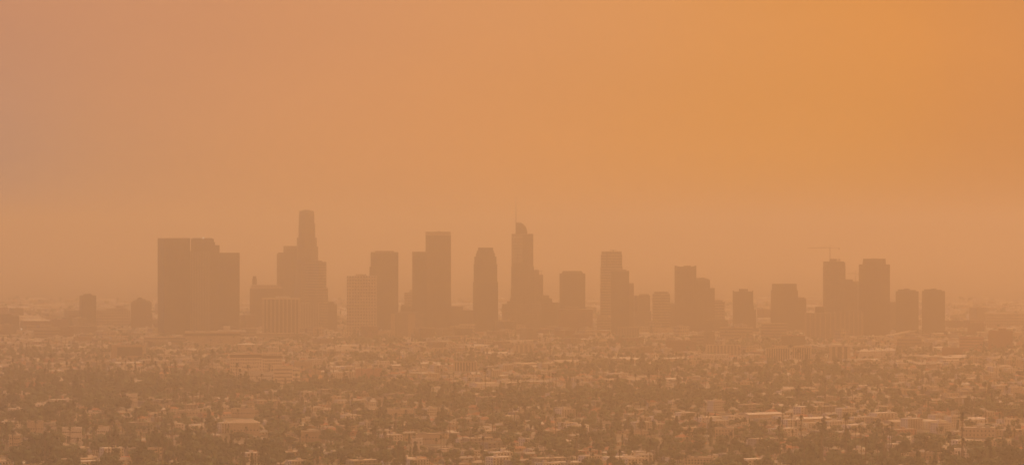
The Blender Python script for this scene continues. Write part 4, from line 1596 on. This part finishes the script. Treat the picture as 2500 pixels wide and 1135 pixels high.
stand('pine_tree', 262, 300, 935, 945, 4, 1.2, 1.5)
stand('pine_tree', 1020, 1050, 980, 985, 3, 1.1, 1.3)
stand('broadleaf_tree', 740, 830, 930, 940, 9, .9, 1.3)
stand('broadleaf_tree', 1500, 1560, 835, 840, 10, 1.3, 1.7)
stand('broadleaf_tree', 1980, 2030, 870, 885, 8, 1.4, 1.8)
stand('pine_tree', 2175, 2195, 868, 874, 3, 1.1, 1.3)

for _ in range(260):
    y = rs.uniform(7900, 10200) if rs.random() < .8 else rs.uniform(6900, 7900)
    x = rs.uniform(-.16, .16) * y
    if free(x, y, 24):
        items.append(('office_block', rs.randrange(16), x, y, GA + rs.choice([0, PI / 2]), rs.uniform(.8, 1.1), rs.uniform(.6, 1.25) * (1 if y > 7900 else .6)))
# --- how much of each the picture shows: nearest first over an item buffer at the scored size
BWID, BHEI = 1024, 464
SC = 1024 / 2500.0
buf = np.zeros((BHEI, BWID), np.int32)
order = []
for idx, it in enumerate(items):
    order.append((it[3], idx, None))
for r in RECTS:
    order.append((r[0], -1, r))
order.sort(key=lambda q: q[0])
vis = np.zeros(len(items) + 1, np.float64)
for D, idx, r in order:
    if r is None:
        k, vi, x, y, rot, s, hs = items[idx]
        t = KINDS[k][vi]
        hw = (t.w * .45 if k in TREES else (abs(math.cos(rot)) * t.w + abs(math.sin(rot)) * t.d) / 2) * s
        pxc = 1250 + x / y * F
        z = th(x, y)
        x0, x1 = pxc - hw / y * F, pxc + hw / y * F
        y0, y1 = HOR + (CAM_Z - z - t.h * s * hs) / y * F, HOR + (CAM_Z - z) / y * F
        if k == 'palm_tree':
            y1 = y0 + 4 / y * F
        elif k in TREES:
            y1 = y1 - (y1 - y0) * .25
    else:
        _, x0, x1, y0, y1 = r
    a0, a1 = int(round(x0 * SC)), int(round(x1 * SC)) + 1
    b0, b1 = int(round(y0 * SC)), int(round(y1 * SC)) + 1
    a0, b0 = max(a0, 0), max(b0, 0)
    if a0 >= BWID or b0 >= BHEI or a1 <= a0 or b1 <= b0:
        continue
    w = buf[b0:b1, a0:a1]
    m = w == 0
    if idx >= 0:
        vis[idx] = m.sum()
    w[m] = idx + 2 if idx >= 0 else 1
KW = {'office_block': 250, 'house': 300, 'flat_roofed_building': 300, 'apartment_building': 300, 'warehouse': 200, 'broadleaf_tree': 300, 'cypress_tree': 250, 'pine_tree': 250, 'palm_tree': 290}
LIMIT = 2.5
chosen = set()
for k, lim in KW.items():
    c = sorted((i for i, it in enumerate(items) if it[0] == k and vis[i] >= LIMIT), key=lambda i: -vis[i])[:lim]
    chosen.update(c)

# --- labels: what it looks like, then the nearest thing one can find, then a count along that group
MARKS = [
    (28, 800, 'cut-off slab tower'), (120, 818, 'three-storey slab'), (215, 812, 'slim dark tower'), (315, 860, 'dark-fronted block'),
    (400, 918, 'orange metal roof'), (520, 832, 'dark-banded hall'), (625, 885, 'cream hotel'), (700, 920, 'front hotel block'), (774, 920, 'bare mound'),
    (840, 855, 'steep gabled church'), (905, 910, 'long orange-roofed building'), (1135, 895, 'arcaded two-storey block'), (1180, 810, 'notched shoulder tower'),
    (1278, 856, 'white-columned block'), (1490, 795, 'helipad tower'), (1660, 846, 'raised-corner tower'), (1797, 820, 'long banded slab'), (1766, 856, 'columned low block'),
    (1925, 870, 'twin slotted blocks'), (2050, 868, 'glass-bayed frame block'), (2140, 865, 'white gabled sheds'), (2240, 810, 'viaduct'),
    (2372, 845, 'gridded brick block'), (2442, 825, 'red stepped block'), (322, 978, 'white near apartments'), (593, 1008, 'pale-roofed hall'),
    (176, 1056, 'white apartment row'), (36, 1074, 'arched-front corner house'), (597, 1046, 'hip-roofed hall'), (977, 1010, 'white school'),
    (1324, 1106, 'small centre apartments'), (1560, 1062, 'grey-roofed school'), (2388, 1056, 'four-storey right block'), (2365, 1112, 'terraced white block'),
    (1768, 1060, 'square cream block'), (1705, 1130, 'broad cream block'), (767, 1062, 'tan warehouse'), (1018, 1085, 'white corner block'), (2260, 1118, 'dark-roofed corner hall')]


def where(px, py):
    d = [math.hypot((px - a) * .8, (py - b) * 2.0) for a, b, _ in MARKS]
    i = int(np.argmin(d))
    a, b, nme = MARKS[i]
    dx, dy = (px - a) * .8, (py - b) * 2.0
    far = 'well ' if d[i] > 110 else ''
    if abs(dy) > abs(dx):
        return (far + ('before the ' if dy > 0 else 'behind the ')) + nme
    return (far + ('left of the ' if dx < 0 else 'right of the ')) + nme


ORD = ['first', 'second', 'third', 'fourth', 'fifth', 'sixth', 'seventh', 'eighth', 'ninth', 'tenth', 'eleventh', 'twelfth']
SIZE = {}
lab = {}
for i in chosen:
    k, vi, x, y, rot, s, hs = items[i]
    t = KINDS[k][vi]
    px = 1250 + x / y * F; py = HOR + (CAM_Z - th(x, y)) / y * F
    sz = ''
    if k in TREES:
        sz = 'big ' if s > 1.2 else 'small ' if s < .85 else ''
        if k == 'palm_tree' and t.h * s > 24:
            sz = 'very tall '
        sz = '' if (k == 'palm_tree' and sz == 'big ') else sz
    lab.setdefault((sz + t.desc).replace('very tall tall', 'very tall').replace('big tall', 'big').replace('dark shingle', 'dark').replace(' broad-crowned', ' broad').replace(' apartment house', ' apartments').replace(' building with flat', ' block, flat') + ' ' + where(px, py), []).append((px, py, i))
LABEL = {}
for base, mem in lab.items():
    mem.sort()
    for n, (px, py, i) in enumerate(mem):
        if len(mem) == 1:
            LABEL[i] = base
        elif len((base + ' x x x').split()) > 16:
            b_ = base.replace(', flat', '').replace(' hipped', '').replace(' gabled', '')
            LABEL[i] = b_ + ', ' + (ORD[n] if n < 12 else str(n + 1) + 'th') + ' from left'
        else:
            LABEL[i] = base + ', ' + (ORD[n] if n < 12 else str(n + 1) + 'th') + ' from left'
GROUPS = {'office_block': 'mid-rise blocks round the tower feet', 'house': 'houses of the flats', 'flat_roofed_building': 'low flat-roofed buildings of the flats', 'apartment_building': 'apartment houses of the flats',
          'warehouse': 'warehouses before downtown', 'broadleaf_tree': 'broad-crowned trees of the flats', 'cypress_tree': 'cypresses of the flats',
          'pine_tree': 'conical pines of the flats', 'palm_tree': 'tall palms of the flats'}
WMESH = {}


def instance(i):
    k, vi, x, y, rot, s, hs = items[i]
    t = KINDS[k][vi]
    if t.meshes is None:
        t.meshes = []
        for nme, mb, loc in t.parts:
            t.meshes.append(bpy.data.objects.new(nme, mb.mesh(nme)))
            t.meshes[-1].location = loc
        t.bare = t.wallmesh = None
    root = empty(k, (x, y, th(x, y)), rot)
    root.scale = (s, s, s * hs)
    tag(root, LABEL[i], t.cat, GROUPS[k])
    for o in t.meshes:
        c = o.copy(); COL.objects.link(c); c.parent = root
    if vis[i] >= 40 and t.wins:
        # the side walls' windows, each a part of its own
        for (wx, wy, wz, side, w, h) in t.wins:
            key = (w, h)
            if key not in WMESH:
                WMESH[key] = bpy.data.objects.new('window', win_mb(w, h).mesh('window'))
            for f in (1, -1):
                c = WMESH[key].copy(); COL.objects.link(c); c.parent = root
                c.location = (wx * f, wy * f, wz); c.rotation_euler = (0, 0, PI / 2 if side else 0)
    elif t.wins:
        # too small to tell its windows apart: one strip of glass a storey
        key = (k, vi)
        if key not in WMESH:
            b = MB()
            for (wx, wy, wz, side, w, h) in t.wins:
                for f in (1, -1):
                    if side:
                        b.box(wx * f - .05, wx * f + .05, wy * f - w / 2, wy * f + w / 2, wz, wz + h, M_GLASS)
                    else:
                        b.box(wx * f - w / 2, wx * f + w / 2, wy * f - .05, wy * f + .05, wz, wz + h, M_GLASS)
            WMESH[key] = bpy.data.objects.new('glazing', b.mesh('glazing'))
            WMESH[key]['kind'] = 'stuff'
        c = WMESH[key].copy(); COL.objects.link(c); c.parent = root


for i in sorted(chosen):
    instance(i)

flatc = {}


def fl(k, vi, lod):
    key = (k, vi, lod)
    if key not in flatc:
        t = TLOD[(k, lod)][vi] if k in TREES else KINDS[k][vi]
        flatc[key] = flatten(t, lod < 2)
    return flatc[key]


# beyond downtown the plain goes on, fading
for _ in range(1300):
    y = rs.uniform(9200, 12500)
    x = rs.uniform(-.17, .17) * y
    if y < 11500 and not free(x, y, 30):
        continue
    k = rs.choices(['flat_roofed_building', 'warehouse', 'apartment_building', 'broadleaf_tree'], [4, 3, 2, 5])[0]
    items.append((k, rs.randrange(len(KINDS[k])), x, y, GA + rs.uniform(-.1, .1), rs.uniform(1, 2.2), rs.uniform(.8, 1.1)))
mb_, mt_ = [], []
for i, (k, vi, x, y, rot, s, hs) in enumerate(items):
    if i in chosen:
        continue
    if k in TREES:
        mt_.append((fl(k, vi, 1 if y < 6200 else 2), x, y, th(x, y), rot, s, hs))
    else:
        mb_.append((fl(k, vi, 1 if y < 6200 else 2), x, y, th(x, y), rot, s, hs))
merge('distant_low_buildings', mb_, 'countless low roofs of the city between the trees and beyond downtown', 'low buildings')
merge('distant_trees', mt_, 'countless trees of the city mixed among the low roofs', 'trees')

# parked cars glinting on the lot right of the centre
CM = []
for wm in M_CAR:
    b = MB(); b.box(-2.2, 2.2, -.9, .9, .35, .95, wm)
    b.prism([(-1.3, -.8), (1.2, -.8), (1.2, .8), (-1.3, .8)], .951, 1.45, M_GLASS, wm, [(-.9, -.65), (.7, -.65), (.7, .65), (-.9, .65)])
    CM.append(bpy.data.objects.new('body', b.mesh('body')))
b = MB(); b.tube((0, -.12, 0), (0, .12, 0), .34, .34, M_DARK, 8)
WHEEL = bpy.data.objects.new('wheel', b.mesh('wheel'))
Dl = depth_of(889)
for n in range(14):
    x = px_x(1366 + n * 3.6, Dl)
    y = Dl + (n % 3) * .8
    ci_ = [0, 0, 1, 0, 2, 0, 1, 0, 0, 1, 2, 0, 1, 0][n]
    r = tag(empty('parked_car', (x, y, th(x, y) + .4), PI / 2 + .1), f"{['white', 'dark', 'red'][ci_]} car in the glinting lot right of centre, " + (ORD[n] if n < 12 else str(n + 1) + 'th') + ' from the left',
            'car', 'cars glinting in the lot')
    c = CM[ci_].copy(); COL.objects.link(c); c.parent = r
    for wx in (-1.4, 1.4):
        for wy in (-.85, .85):
            w = WHEEL.copy(); COL.objects.link(w); w.parent = r; w.location = (wx, wy, .34)


# ------------------------------------------------------------------ haze
hb = MB()
hm = bpy.data.materials.new('smoke_haze')
hm.use_nodes = True
t_ = hm.node_tree
for n_ in list(t_.nodes):
    t_.nodes.remove(n_)
ho = t_.nodes.new('ShaderNodeOutputMaterial')
pv = t_.nodes.new('ShaderNodeVolumePrincipled')
pv.inputs['Color'].default_value = HAZE_COLOR
pv.inputs['Density'].default_value = HAZE_DENSITY
pv.inputs['Anisotropy'].default_value = HAZE_G
t_.links.new(pv.outputs[0], ho.inputs['Volume'])
hb.box(-62000, 62000, -22000, 62000, -12, 352, hm)
hz = hb.build('haze')
tag(hz, 'thin orange-brown smoke filling the air over the city', 'haze', kind='stuff')
